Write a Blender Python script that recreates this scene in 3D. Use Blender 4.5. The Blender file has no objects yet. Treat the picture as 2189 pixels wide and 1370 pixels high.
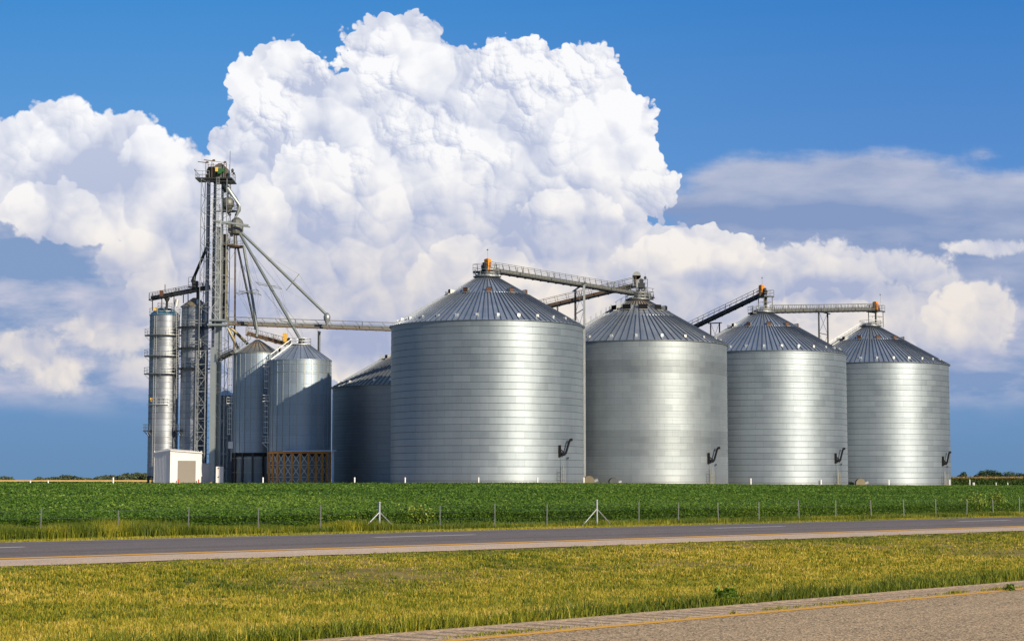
import bpy, math, random
import numpy as np
from mathutils import Vector, Matrix
random.seed(7)
rng = np.random.default_rng(11)
R = math.radians
PI = math.pi
sc = bpy.context.scene
col = sc.collection

# ------------------------------------------------------------ camera
F = 3900.0                       # focal length in photo pixels (2189 wide)
PITCH = math.atan(342 / F)
CZ = 1.4
cam_d = bpy.data.cameras.new("camera")
cam = bpy.data.objects.new("camera", cam_d)
col.objects.link(cam)
cam.location = (0, 0, CZ)
cam.rotation_euler = (PI / 2 + PITCH, 0, 0)
cam_d.sensor_width = 36
cam_d.lens = F / 2189 * 36
cam_d.clip_end = 30000
cam_d.clip_start = 0.1
sc.camera = cam

def ray(px, py):
    """direction through a photo pixel, scaled so that y = 1"""
    x, z = (px - 1094.5) / F, (685 - py) / F
    c, s = math.cos(PITCH), math.sin(PITCH)
    y2, z2 = c - z * s, s + z * c
    return x / y2, z2 / y2

def P(px, py, Y):
    u, v = ray(px, py)
    return Vector((u * Y, Y, CZ + v * Y))

def W(px, Y):                    # metres per photo pixel around there
    return Y / F

# ------------------------------------------------------------ node DSL
class S:
    """a node socket with arithmetic"""
    def __init__(s, t, k): s.t, s.k = t, k
    def _m(s, op, *a, clamp=False):
        n = s.t.nodes.new('ShaderNodeMath'); n.operation = op; n.use_clamp = clamp
        for i, v in enumerate((s,) + a):
            if isinstance(v, S): s.t.links.new(v.k, n.inputs[i])
            else: n.inputs[i].default_value = v
        return S(s.t, n.outputs[0])
    def __add__(s, o): return s._m('ADD', o)
    __radd__ = __add__
    def __mul__(s, o): return s._m('MULTIPLY', o)
    __rmul__ = __mul__
    def __sub__(s, o): return s._m('SUBTRACT', o)
    def __rsub__(s, o): return (s * -1.0) + o
    def __truediv__(s, o): return s._m('DIVIDE', o)
    def __pow__(s, o): return s._m('POWER', o)
    def max(s, o): return s._m('MAXIMUM', o)
    def min(s, o): return s._m('MINIMUM', o)
    def smax(s, o, k): return s._m('SMOOTH_MAX', o, k)
    def sqrt(s): return s._m('SQRT')
    def abs(s): return s._m('ABSOLUTE')
    def floor(s): return s._m('FLOOR')
    def fract(s): return s._m('FRACT')
    def gt(s, o): return s._m('GREATER_THAN', o)
    def lt(s, o): return s._m('LESS_THAN', o)
    def clamp(s): return s._m('ADD', 0.0, clamp=True)
    def map(s, a, b, c=0.0, d=1.0, smooth=True):
        n = s.t.nodes.new('ShaderNodeMapRange')
        n.interpolation_type = 'SMOOTHSTEP' if smooth else 'LINEAR'
        s.t.links.new(s.k, n.inputs[0])
        for i, v in zip((1, 2, 3, 4), (a, b, c, d)):
            if isinstance(v, S): s.t.links.new(v.k, n.inputs[i])
            else: n.inputs[i].default_value = v
        return S(s.t, n.outputs[0])

def setin(t, sock, v):
    if isinstance(v, S): t.links.new(v.k, sock)
    elif isinstance(v, (tuple, list)) and len(v) == 3 and len(sock.default_value) == 4: sock.default_value = (*v, 1)
    else: sock.default_value = v

def sep(t, v):
    n = t.nodes.new('ShaderNodeSeparateXYZ'); t.links.new(v.k, n.inputs[0])
    return [S(t, n.outputs[i]) for i in range(3)]
def comb(t, x, y, z=0.0):
    n = t.nodes.new('ShaderNodeCombineXYZ')
    for i, v in enumerate((x, y, z)): setin(t, n.inputs[i], v)
    return S(t, n.outputs[0])
def mixc(t, f, a, b, mode='MIX'):
    n = t.nodes.new('ShaderNodeMix'); n.data_type = 'RGBA'; n.blend_type = mode
    setin(t, n.inputs[0], f); setin(t, n.inputs[6], a); setin(t, n.inputs[7], b)
    return S(t, n.outputs[2])
def noise(t, v, scale, detail=2.0, rough=0.5, dim='3D', out=0, dist=0.0):
    n = t.nodes.new('ShaderNodeTexNoise'); n.noise_dimensions = dim
    t.links.new(v.k, n.inputs['Vector'])
    n.inputs['Scale'].default_value = scale; n.inputs['Detail'].default_value = detail
    n.inputs['Roughness'].default_value = rough; n.inputs['Distortion'].default_value = dist
    return S(t, n.outputs[out])
def white(t, v, out=0):
    n = t.nodes.new('ShaderNodeTexWhiteNoise'); n.noise_dimensions = '3D'
    t.links.new(v.k, n.inputs['Vector']); return S(t, n.outputs[out])
def ramp(t, f, stops):
    n = t.nodes.new('ShaderNodeValToRGB'); t.links.new(f.k, n.inputs[0])
    e = n.color_ramp.elements
    while len(e) < len(stops): e.new(0.5)
    for k, (p, c) in zip(e, stops): k.position = p; k.color = (*c, 1)
    return S(t, n.outputs[0])

def lin(r, g, b):
    f = lambda c: (c / 255 / 12.92) if c / 255 <= 0.04045 else ((c / 255 + 0.055) / 1.055) ** 2.4
    return (f(r), f(g), f(b))
# ------------------------------------------------------------ sky
SUN_AZ = R(43)                   # from the camera's back towards the right
SUN_EL = R(21)
sun_dir = Vector((math.sin(SUN_AZ) * math.cos(SUN_EL), -math.cos(SUN_AZ) * math.cos(SUN_EL), math.sin(SUN_EL)))
world = bpy.data.worlds.new("World"); sc.world = world; world.use_nodes = True
t = world.node_tree
for n in list(t.nodes): t.nodes.remove(n)
out = t.nodes.new('ShaderNodeOutputWorld'); bg = t.nodes.new('ShaderNodeBackground')
t.links.new(bg.outputs[0], out.inputs[0])
bg.inputs[1].default_value = 0.1
sky = t.nodes.new('ShaderNodeTexSky'); sky.sky_type = 'NISHITA'; sky.sun_disc = False
sky.sun_elevation = SUN_EL; sky.sun_rotation = math.atan2(sun_dir.x, sun_dir.y)
sky.air_density = 1.0; sky.dust_density = 0.6; sky.ozone_density = 1.6
tc = t.nodes.new('ShaderNodeTexCoord')
gx, gy, gz = sep(t, S(t, tc.outputs['Generated']))
front0 = gy.map(0.25, 0.6)        # directions in which the sky of the picture stands
yy = gy.max(0.05)
X = gx / yy; Z = gz / yy         # gnomonic plane facing +Y, 1 unit = F pixels
X = X * 39.0; Z = Z * 39.0; front = front0 * X.abs().map(19.0, 13.0)       # now 1 unit = 100 photo pixels
def uv(px, py):
    u, v = ray(px, py); return u * 39.0, v * 39.0
pvec = comb(t, X, Z)
# domain warp
wn = t.nodes.new('ShaderNodeTexNoise'); wn.noise_dimensions = '2D'
t.links.new(pvec.k, wn.inputs['Vector']); wn.inputs['Scale'].default_value = 1.1; wn.inputs['Detail'].default_value = 2.5
wx, wy, wz = sep(t, S(t, wn.outputs['Color']))
WXs = X + (wx - 0.5) * 0.34; WZs = Z + (wy - 0.5) * 0.34

def lobes(x, y, scale, off, smooth=0.25):
    v = t.nodes.new('ShaderNodeTexVoronoi'); v.voronoi_dimensions = '2D'
    v.feature = 'SMOOTH_F1' if smooth else 'F1'
    if smooth: v.inputs['Smoothness'].default_value = smooth
    v.inputs['Scale'].default_value = 1.0
    sx, sy = x * scale + off, y * scale + off * 1.7
    t.links.new(comb(t, sx, sy).k, v.inputs['Vector'])
    qx, qy, _ = sep(t, S(t, v.outputs['Position']))
    dx, dy = sx - qx, sy - qy
    return dx, dy, S(t, v.outputs['Distance'])
d1x, d1y, d1 = lobes(WXs, WZs, 1.0, 3.3)
a, b = WXs + d1x * 0.10, WZs + d1y * 0.10
d2x, d2y, d2 = lobes(a, b, 2.4, 11.1)
a, b = a + d2x * 0.04, b + d2y * 0.04
d3x, d3y, d3 = lobes(a, b, 5.6, 5.7)
a, b = a + d3x * 0.01, b + d3y * 0.01
d4x, d4y, d4 = lobes(a, b, 13.0, 8.2, 0)
fine = noise(t, comb(t, a, b), 7.0, 4.0, 0.55, '2D')

def ell(cx, cz, rx, ry):
    n = t.nodes.new('ShaderNodeVectorMath'); n.operation = 'MULTIPLY_ADD'
    t.links.new(pvec.k, n.inputs[0]); n.inputs[1].default_value = (1 / rx, 1 / ry, 0); n.inputs[2].default_value = (-cx / rx, -cz / ry, 0)
    m = t.nodes.new('ShaderNodeVectorMath'); m.operation = 'LENGTH'; t.links.new(n.outputs[0], m.inputs[0])
    return S(t, m.outputs[1])
def blobs(ls):
    acc = None
    for px, py, rx, ry, am in ls:
        cx, cz = uv(px, py)
        e = ell(cx, cz, rx / 100, ry / 100).map(1.3, 0.2, 0.0, am)
        acc = e if acc is None else acc + e
    return acc
def union(ells, k=0.25):
    """smooth union of ellipses given in photo pixels; >0 inside, about in 100 px"""
    acc = None
    for px, py, rx, ry in ells:
        cx, cz = uv(px, py); rx /= 100; ry /= 100
        g = (rx * ry) ** 0.5
        e = ell(cx, cz, rx, ry)._m('MULTIPLY_ADD', -g, g)
        acc = e if acc is None else acc.smax(e, k)
    return acc
big = union([(600, 190, 100, 95), (560, 215, 65, 75), (850, 115, 110, 85), (940, 160, 90, 80), (1090, 165, 95, 80), (1240, 185, 90, 85),
             (1308, 270, 82, 92), (1348, 305, 54, 72), (1180, 340, 190, 120), (1330, 425, 75, 26), (1000, 400, 430, 210),
             (690, 420, 260, 190), (725, 225, 80, 70), (835, 220, 95, 70), (535, 340, 85, 70), (1280, 560, 260, 100), (1430, 570, 190, 85), (1580, 590, 90, 72), (1350, 690, 420, 190), (800, 640, 520, 170)])
lft = union([(115, 290, 95, 78), (260, 310, 95, 72), (20, 350, 100, 90), (360, 380, 80, 80), (210, 420, 230, 100), (420, 480, 130, 150),
             (350, 560, 130, 80), (520, 620, 180, 120)])
low = union([(1770, 575, 85, 55), (1880, 575, 80, 38), (1650, 620, 120, 90), (1970, 590, 80, 42), (1800, 700, 260, 110), (2080, 690, 100, 88),
             (2115, 530, 60, 13), (50, 750, 75, 50), (130, 795, 72, 46), (600, 690, 260, 80), (260, 700, 120, 60), (300, 790, 70, 34)])
strat = union([(1640, 400, 200, 72), (1850, 395, 260, 78), (2120, 450, 220, 90), (1900, 490, 520, 80), (1470, 440, 130, 34), (2000, 580, 320, 110), (2095, 325, 32, 14)], 0.4)
haze = union([(1900, 800, 600, 120), (150, 640, 360, 180), (60, 760, 380, 130), (400, 820, 420, 90), (60, 540, 180, 90), (900, 780, 700, 110), (2100, 700, 250, 160)], 0.4)

hs = comb(t, X * 0.55, Z * 1.9)
soft = noise(t, hs, 0.9, 6.0, 0.55, '2D')
soft2 = noise(t, comb(t, X * 0.55 + 20.0, Z * 1.7), 0.95, 5.0, 0.55, '2D')
_, _, e2 = lobes(WXs, WZs, 2.9, 4.4, 0)
_, _, e3 = lobes(X + (wx - 0.5) * 0.15, Z + (wy - 0.5) * 0.15, 7.0, 2.2, 0)
bump = (0.62 - d1) * 0.34 + (0.55 - e2) * 0.26 + (0.5 - e3) * 0.11 + (0.6 - d4) * 0.025 + (fine - 0.5) * 0.025
cov_big = (big + bump).map(-0.02, 0.035)
cov_lft = (lft + bump + (fine - 0.5) * 0.12).map(-0.03, 0.10)
cov_low = (low + bump * 0.8 + (fine - 0.5) * 0.2 + (soft2 - 0.5) * 0.3).map(-0.08, Z.map(4.5, 2.4, 0.15, 0.42))
cov_str = (strat + (soft - 0.5) * 0.75 + (fine - 0.5) * 0.1).map(-0.12, 0.42)
cov_hz = (haze + (soft2 - 0.5) * 1.2).map(-0.25, 0.5)

# shading: sum of the lobes' own normals
hgt = Z.map(7.6, 3.2)            # 0 in the crisp upper part, 1 in the hazy lower part
lftm = X.map(-5.2, -6.6)         # the left cloud is softer
soften = noise(t, comb(t, WXs + 3.0, WZs + 9.0), 0.7, 2.0, 0.5, '2D').map(0.38, 0.62, 0.25, 1.1)
ctr = Z.map(3.8, 8.2, 0.05, 0.68) * lftm.map(0.0, 1.0, 1.0, 0.5) * soften
c3 = ctr * 0.5; c4 = ctr * 0.28
dd2 = ctr * 0.6 + 0.22
nx = d1x * 0.9 + d2x * dd2 + d3x * c3 + d4x * c4
ny = d1y * 0.9 + d2y * dd2 + d3y * c3 + d4y * c4
nz = 0.9
ln = (nx * nx + ny * ny + nz * nz).sqrt()
lam = (nx * 0.55 + ny * 0.56 + nz * 0.62) / ln
crease = (d1 * 0.5 + d2 * 0.35 + d3 * 0.2)
large = noise(t, comb(t, WXs + 7.0, WZs * 1.1), 0.6, 2.5, 0.5, '2D')
mid = noise(t, comb(t, WXs * 0.9 + d1x * 0.35 + 31.0, WZs + d1y * 0.35), 1.5, 2.5, 0.5, '2D')
dark = blobs([(1050, 490, 250, 90, 0.22), (640, 340, 150, 60, 0.16), (230, 360, 150, 90, 0.50), (700, 500, 110, 90, 0.22), (790, 580, 90, 70, 0.2),
              (930, 270, 50, 60, 0.18), (60, 560, 170, 80, 0.6), (1560, 590, 150, 30, 0.35), (1790, 620, 150, 35, 0.5), (540, 640, 160, 60, 0.15), (2060, 800, 160, 60, 0.6),
              (300, 620, 180, 90, 0.3), (760, 740, 200, 60, 0.6),
              (1320, 260, 130, 150, -0.30), (850, 100, 130, 90, -0.18), (620, 140, 120, 80, -0.12), (1250, 140, 120, 80, -0.2), (1000, 620, 130, 80, -0.15), (730, 350, 70, 60, -0.25)])
ca = ctr * 1.0
lum = (lam - 0.60) * 1.5 * (ca * 0.8 + 0.14) + (0.50 - crease) * 0.7 * ca + (large - 0.5) * 1.55 + (mid - 0.5) * 0.75 + (fine - 0.5) * 0.06 * ca - dark + 0.56
for lx, ly, rx, ry, am in ((665, 400, 88, 92, 0.34), (740, 560, 110, 110, -0.16), (1105, 215, 105, 110, 0.16), (875, 150, 100, 100, 0.14), (1300, 330, 120, 130, 0.16), (1215, 475, 110, 70, 0.26), (560, 470, 60, 90, 0.22),
                         (330, 350, 75, 80, 0.26), (150, 300, 90, 75, 0.12), (100, 450, 100, 60, 0.24), (1480, 560, 150, 75, 0.22), (1010, 600, 130, 90, 0.20), (1750, 690, 120, 70, 0.22), (2070, 680, 100, 75, 0.24), (640, 160, 80, 75, 0.18)):
    cx, cz = uv(lx, ly); rx /= 100; ry /= 100; g = (rx * ry) ** 0.5
    e = ell(cx, cz, rx, ry)._m('MULTIPLY_ADD', -g, g) + bump * 0.8
    gr = Z.map(cz - ry * 0.75, cz + ry * 0.7)
    lum = lum + e.map(0.0, 0.09) * gr * am - e.map(-0.55, 0.0) * e.map(0.06, 0.0) * gr * abs(am) * 0.7
lum = lum.map(0.0, 0.95, 0.0, 1.0, smooth=False).clamp()
up_c = mixc(t, lum, lin(190, 199, 224), lin(253, 253, 255))
dn_c = mixc(t, lum, lin(170, 180, 210), lin(243, 234, 225))
cum = mixc(t, hgt, up_c, dn_c)
str_l = ((soft - 0.35) * 1.4 + Z.map(5.6, 6.6, 0.0, 0.55) - blobs([(1650, 455, 420, 35, 0.35)])).clamp()
str_c = mixc(t, str_l, lin(136, 156, 196), lin(190, 196, 216))
hz_l = ((soft2 - 0.4) * 2.6 + 0.25 - blobs([(60, 560, 200, 90, 0.6), (2080, 830, 200, 60, 0.35), (20, 760, 40, 30, 0.9)])).clamp()
hz_c = mixc(t, hz_l, lin(132, 157, 198), lin(206, 204, 219))
# clear sky: Nishita, graded towards the deep blue of the photograph
blue = ramp(t, (Z / 11.0), [(0.0, lin(104, 148, 194)), (0.12, lin(104, 150, 200)), (0.38, lin(122, 168, 214)), (0.62, lin(92, 150, 212)), (1.0, lin(52, 132, 204))])
darker = X.map(-8.0, 10.0, 1.06, 0.86)
blue = mixc(t, 1.0, blue, comb(t, darker * 1.0, darker, darker.map(0.8, 1.1, 0.93, 1.04)), 'MULTIPLY')
nis = S(t, sky.outputs[0])
blue10 = mixc(t, 1.0, blue, (8.9, 8.9, 8.9), 'MULTIPLY')
c = mixc(t, 0.95, nis, blue10)
sc10 = lambda q: mixc(t, 1.0, q, (8.7, 8.7, 8.7), 'MULTIPLY')
c = mixc(t, cov_hz * 0.92, c, sc10(hz_c))
c = mixc(t, cov_str * 0.95, c, sc10(str_c))
c = mixc(t, cov_low * 0.95, c, sc10(cum))
c = mixc(t, cov_lft * Z.map(3.6, 5.3).max(X.map(-8.4, -7.4)), c, sc10(cum))
c = mixc(t, cov_big, c, sc10(cum))
# low blue band near the horizon under the clouds
c = mixc(t, Z.map(2.15, 1.25) * 0.97, c, sc10(mixc(t, Z.map(0.0, 2.0), lin(105, 143, 183), lin(110, 150, 196))))
# elsewhere: Nishita with scattered clouds
gen = S(t, tc.outputs['Generated'])
oc = (noise(t, gen, 2.6, 6.0, 0.55) + noise(t, gen, 7.0, 4.0, 0.6) * 0.35).map(0.66, 0.86)
oc = oc * gz.map(0.02, 0.12)
nis_b = mixc(t, gz.map(0.7, 0.0, 0.3, 0.95), nis, (0.75, 1.6, 3.2))
other = mixc(t, oc * 0.35, nis_b, (3.0, 3.5, 4.4))
c = mixc(t, front * gz.map(0.55, 0.4), other, c)
t.links.new(c.k, bg.inputs[0])
world.cycles.sampling_method = 'MANUAL'; world.cycles.sample_map_resolution = 256

sun_l = bpy.data.lights.new("sun", 'SUN'); sun_o = bpy.data.objects.new("sun", sun_l); col.objects.link(sun_o)
sun_l.energy = 5.0; sun_l.angle = R(0.5); sun_l.color = (1.0, 0.84, 0.62)
sun_o.rotation_euler = sun_dir.to_track_quat('Z', 'Y').to_euler()
sun_o.location = (60, -60, 60)
sc.cycles.use_adaptive_sampling = True; sc.cycles.adaptive_threshold = 0.02
sc.cycles.max_bounces = 6; sc.cycles.diffuse_bounces = 3; sc.cycles.glossy_bounces = 3
sc.view_settings.view_transform = 'Standard'; sc.view_settings.look = 'None'
sc.view_settings.exposure = 0.18; sc.view_settings.gamma = 1.0
# ------------------------------------------------------------ object helpers
def tag(o, label=None, cat=None, group=None, kind=None):
    if label: o['label'] = label
    if cat: o['category'] = cat
    if group: o['group'] = group
    if kind: o['kind'] = kind
    return o
def thing(name, loc, label, cat, group=None, rz=0.0):
    o = bpy.data.objects.new(name, None); col.objects.link(o)
    o.location = loc; o.rotation_euler = (0, 0, rz)
    o.empty_display_size = 0.5
    return tag(o, label, cat, group)

class MB:
    """collects boxes, bars, tubes and lathed shells; build() links them as one mesh"""
    def __init__(s): s.v, s.f, s.sm, s.mi = [], [], [], []; s.cur = 0
    def add(s, vs, fs, smooth=False):
        b = len(s.v); s.v += [tuple(q) for q in vs]
        s.f += [tuple(b + i for i in f) for f in fs]; s.sm += [smooth] * len(fs); s.mi += [s.cur] * len(fs)
        return s
    def box(s, c, size, rz=0.0, M=None):
        x, y, z = (q / 2 for q in size)
        vs = [Vector((a * x, b * y, d * z)) for d in (-1, 1) for a, b in ((-1, -1), (1, -1), (1, 1), (-1, 1))]
        if M is None: M = Matrix.Rotation(rz, 3, 'Z')
        c = Vector(c); vs = [M @ v + c for v in vs]
        return s.add(vs, [(3, 2, 1, 0), (4, 5, 6, 7), (0, 1, 5, 4), (1, 2, 6, 5), (2, 3, 7, 6), (3, 0, 4, 7)])
    def bar(s, a, b, w, h=None, up=(0, 0, 1)):
        a, b = Vector(a), Vector(b); d = (b - a)
        if d.length < 1e-6: return s
        d.normalize(); up = Vector(up)
        if abs(d.dot(up)) > 0.98: up = Vector((0, 1, 0))
        x = d.cross(up).normalized() * (w / 2); z = x.cross(d).normalized() * ((h or w) / 2)
        vs = [p + q for p in (a, b) for q in (-x - z, x - z, x + z, -x + z)]
        return s.add(vs, [(3, 2, 1, 0), (4, 5, 6, 7), (0, 1, 5, 4), (1, 2, 6, 5), (2, 3, 7, 6), (3, 0, 4, 7)])
    def tube(s, pts, r, n=12, caps=True):
        pts = [Vector(p) for p in pts]; rs = r if isinstance(r, (list, tuple)) else [r] * len(pts)
        vs, fs = [], []
        for i, p in enumerate(pts):
            d = (pts[min(i + 1, len(pts) - 1)] - pts[max(i - 1, 0)]).normalized()
            up = Vector((0, 0, 1)) if abs(d.z) < 0.95 else Vector((0, 1, 0))
            x = d.cross(up).normalized(); y = x.cross(d).normalized()
            vs += [p + (x * math.cos(2 * PI * k / n) + y * math.sin(2 * PI * k / n)) * rs[i] for k in range(n)]
        for i in range(len(pts) - 1):
            for k in range(n):
                a, b = i * n + k, i * n + (k + 1) % n
                fs.append((a, b, b + n, a + n))
        s.add(vs, fs, True)
        if caps:
            s.add(vs[:n], [tuple(range(n - 1, -1, -1))]); s.add(vs[-n:], [tuple(range(n))])
        return s
    def lathe(s, c, prof, n=96, a0=0.0, a1=2 * PI, smooth=True, hard=False):
        if hard:                 # round about the axis, sharp from one profile segment to the next
            for i in range(len(prof) - 1): s.lathe(c, prof[i:i + 2], n, a0, a1, True)
            return s
        c = Vector(c); full = abs(a1 - a0 - 2 * PI) < 1e-6; m = n if full else n + 1
        vs = [c + Vector((math.cos(a0 + (a1 - a0) * k / n) * r, math.sin(a0 + (a1 - a0) * k / n) * r, z)) for r, z in prof for k in range(m)]
        fs = []
        for i in range(len(prof) - 1):
            for k in range(n):
                a, b = i * m + k, i * m + (k + 1) % m
                fs.append((a, b, b + m, a + m))
        return s.add(vs, fs, smooth)
    def ball(s, c, r, n=10, sz=1.0):
        return s.lathe(c, [(max(1e-3, r * math.sin(PI * i / n)), -r * sz * math.cos(PI * i / n)) for i in range(n + 1)], 14)
    def ringrail(s, c, r, z, a0, a1, w=0.05, n=24, h=1.05, posts=8):
        """round handrail: two rails and posts"""
        c = Vector(c)
        pt = lambda a, q: c + Vector((math.cos(a) * r, math.sin(a) * r, q))
        for hh in (h, h * 0.5):
            for k in range(n):
                s.bar(pt(a0 + (a1 - a0) * k / n, z + hh), pt(a0 + (a1 - a0) * (k + 1) / n, z + hh), w)
        for k in range(posts + 1):
            a = a0 + (a1 - a0) * k / posts
            s.bar(pt(a, z), pt(a, z + h), w)
        return s
    def rail(s, pts, h=1.05, w=0.05, step=1.6):
        pts = [Vector(p) for p in pts]; H = Vector((0, 0, h))
        for a, b in zip(pts, pts[1:]):
            s.bar(a + H, b + H, w); s.bar(a + H * 0.5, b + H * 0.5, w * 0.8)
            n = max(1, round((b - a).length / step))
            for k in range(n + 1): q = a.lerp(b, k / n); s.bar(q, q + H, w)
        return s
    def ladder(s, a, b, width=0.45, side=(1, 0, 0), step=0.33, w=0.05):
        a, b, sd = Vector(a), Vector(b), Vector(side).normalized() * (width / 2)
        s.bar(a - sd, b - sd, w); s.bar(a + sd, b + sd, w)
        n = max(1, int((b - a).length / step))
        for k in range(1, n): q = a.lerp(b, k / n); s.bar(q - sd, q + sd, w * 0.6)
        return s
    def cage(s, a, b, out, r=0.38, step=0.9, w=0.05):
        a, b, o = Vector(a), Vector(b), Vector(out).normalized(); sd = Vector((-o.y, o.x, 0))
        pts = [(-1, 0), (-0.9, 0.9), (-0.3, 1.6), (0.3, 1.6), (0.9, 0.9), (1, 0)]
        n = max(1, int((b - a).length / step))
        for k in range(n + 1):
            q = a.lerp(b, k / n); ring = [q + sd * (x * r) + o * (y * r) for x, y in pts]
            for p1, p2 in zip(ring, ring[1:]): s.bar(p1, p2, w, w * 1.6)
        for x, y in pts[1:-1]:
            d = sd * (x * r) + o * (y * r); s.bar(a + d, b + d, w * 0.8)
        return s
    def build(s, name, mats, parent=None, world=True):
        me = bpy.data.meshes.new(name)
        v = s.v
        if parent is not None and world:
            L = parent.location; v = [(a - L.x, b - L.y, c - L.z) for a, b, c in v]
        me.from_pydata(v, [], s.f)
        me.polygons.foreach_set('use_smooth', s.sm)
        if not isinstance(mats, (list, tuple)): mats = [mats]
        for m in mats: me.materials.append(m)
        if len(mats) > 1: me.polygons.foreach_set('material_index', s.mi)
        o = bpy.data.objects.new(name, me); col.objects.link(o)
        if parent is not None: o.parent = parent
        return o

def copy_tree(o, parent=None):
    c = o.copy(); col.objects.link(c)
    if parent is not None: c.parent = parent
    for ch in list(o.children): copy_tree(ch, c)
    return c

def npmesh(name, v, tris=None, quads=None, mat=None, tint=None, parent=None):
    """big mesh straight from arrays; tint is one number per vertex"""
    me = bpy.data.meshes.new(name)
    me.vertices.add(len(v)); me.vertices.foreach_set('co', v.astype(np.float32).ravel())
    lo, st, k = [], [], 0
    if quads is not None: lo.append(quads.ravel()); st.append(np.arange(len(quads)) * 4); k = len(quads) * 4
    if tris is not None: lo.append(tris.ravel()); st.append(np.arange(len(tris)) * 3 + k)
    lo, st = np.concatenate(lo), np.concatenate(st)
    me.loops.add(len(lo)); me.loops.foreach_set('vertex_index', lo.astype(np.int32))
    me.polygons.add(len(st)); me.polygons.foreach_set('loop_start', st.astype(np.int32))
    if tint is not None:
        a = me.attributes.new('tint', 'FLOAT', 'POINT'); a.data.foreach_set('value', tint.astype(np.float32))
    me.update(calc_edges=True)
    if mat: me.materials.append(mat)
    o = bpy.data.objects.new(name, me); col.objects.link(o)
    if parent: o.parent = parent
    return o

# ------------------------------------------------------------ materials
def newmat(name):
    m = bpy.data.materials.new(name); m.use_nodes = True
    t = m.node_tree; b = t.nodes['Principled BSDF']
    return m, t, b
def coords(t, kind='Object'):
    n = t.nodes.new('ShaderNodeTexCoord'); return S(t, n.outputs[kind])
def bump_to(t, b, h, strength=0.3, dist=0.05):
    n = t.nodes.new('ShaderNodeBump'); n.inputs['Strength'].default_value = strength; n.inputs['Distance'].default_value = dist
    t.links.new(h.k, n.inputs['Height']); t.links.new(n.outputs[0], b.inputs['Normal'])
def atan2(a, b): return a._m('ARCTAN2', b)

def metal(name, base, metallic=0.75, rough=0.42, var=0.25, scale=0.8, rust=0.0, rustcol=(0.15, 0.085, 0.045)):
    m, t, b = newmat(name); o = coords(t)
    n = noise(t, o, scale, 5.0, 0.6); n2 = noise(t, o, scale * 7, 3.0, 0.6)
    k = (n - 0.5) * var * 2 + (n2 - 0.5) * var + 1.0
    c = mixc(t, 1.0, base, comb(t, k, k, k), 'MULTIPLY')
    if rust:
        r = (noise(t, o, 1.7, 6.0, 0.65) + noise(t, o, 9.0, 3.0, 0.6) * 0.4).map(0.95 - rust, 1.05 - rust)
        c = mixc(t, r, c, rustcol); t.links.new((metallic * (1.0 - r)).k, b.inputs['Metallic'])
    else: b.inputs['Metallic'].default_value = metallic
    t.links.new(c.k, b.inputs['Base Color'])
    t.links.new((n2 * 0.2 + (rough - 0.1)).k, b.inputs['Roughness'])
    return m
def paint(name, base, rough=0.5, var=0.12, scale=1.5, dirt=0.0):
    m, t, b = newmat(name); o = coords(t)
    n = noise(t, o, scale, 5.0, 0.6); k = (n - 0.5) * var * 2 + 1.0
    c = mixc(t, 1.0, base, comb(t, k, k, k), 'MULTIPLY')
    if dirt:
        x, y, z = sep(t, o)
        st = noise(t, comb(t, x * 3.0, y * 3.0, z * 0.3), 2.0, 4.0, 0.6).map(0.5, 0.75) * dirt
        c = mixc(t, st, c, (0.16, 0.13, 0.10))
    t.links.new(c.k, b.inputs['Base Color']); b.inputs['Roughness'].default_value = rough
    return m

def silo_metal(name, ring=1.11, panel=2.9, rad=16.0, base=(0.31, 0.37, 0.43), rough=0.55, line=0.75, patch=0.07, aniso=0.4, smears=None):
    """galvanised corrugated wall sheets: rings with a dark lap line, staggered panels of slightly different sheen"""
    m, t, b = newmat(name); o = coords(t); x, y, z = sep(t, o)
    ang = atan2(y, x) * (rad / panel)
    zi = (z / ring); row = zi.floor(); fr = zi.fract()
    sh = ang + (row * 0.5).fract()
    pid = sh.floor(); pf = sh.fract()
    wv = white(t, comb(t, pid, row, 3.0)); w2 = white(t, comb(t, row, 7.0, 1.0))
    seam = fr.lt(0.05).max(fr.gt(0.985) * 0.6); vs = pf.lt(0.012)
    n = noise(t, comb(t, x, y, z * 0.35), 0.5, 5.0, 0.6); n2 = noise(t, comb(t, x, y, z * 6.0), 1.2, 4.0, 0.6)
    streak = noise(t, comb(t, x * 2.5, y * 2.5, z * 0.12), 1.0, 4.0, 0.65)
    k = (wv - 0.5) * patch + (w2 - 0.5) * patch * 0.8 + (n - 0.5) * 0.22 + (n2 - 0.5) * 0.10 + (streak - 0.5) * 0.14 + 1.0
    if smears:                    # a few rings of older, duller sheet
        for r0, r1, am in smears: k = k - row.gt(r0 - 0.5) * row.lt(r1 + 0.5) * am
    k = k + (fr * (PI * 8))._m('SINE') * 0.035
    k = k * (1.0 - seam * line) * (1.0 - vs * 0.35)
    lowdirt = z.map(2.6, 0.0) * 0.25
    c = mixc(t, 1.0, base, comb(t, k, k, k), 'MULTIPLY')
    c = mixc(t, lowdirt, c, (0.25, 0.23, 0.2))
    t.links.new(c.k, b.inputs['Base Color'])
    b.inputs['Metallic'].default_value = 0.75
    t.links.new((wv * 0.10 + n * 0.14 + (rough - 0.12) + seam * 0.2).k, b.inputs['Roughness'])
    b.inputs['Anisotropic'].default_value = aniso; b.inputs['Anisotropic Rotation'].default_value = 0.25
    tg = t.nodes.new('ShaderNodeTangent'); tg.direction_type = 'RADIAL'; tg.axis = 'Z'
    t.links.new(tg.outputs[0], b.inputs['Tangent'])
    h = noise(t, comb(t, x, y, z * 0.5), 0.45, 2.0) * 2.2 + (pf - 0.5).abs() * 0.25
    bump_to(t, b, h, 0.35, 0.03)
    return m
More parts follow.
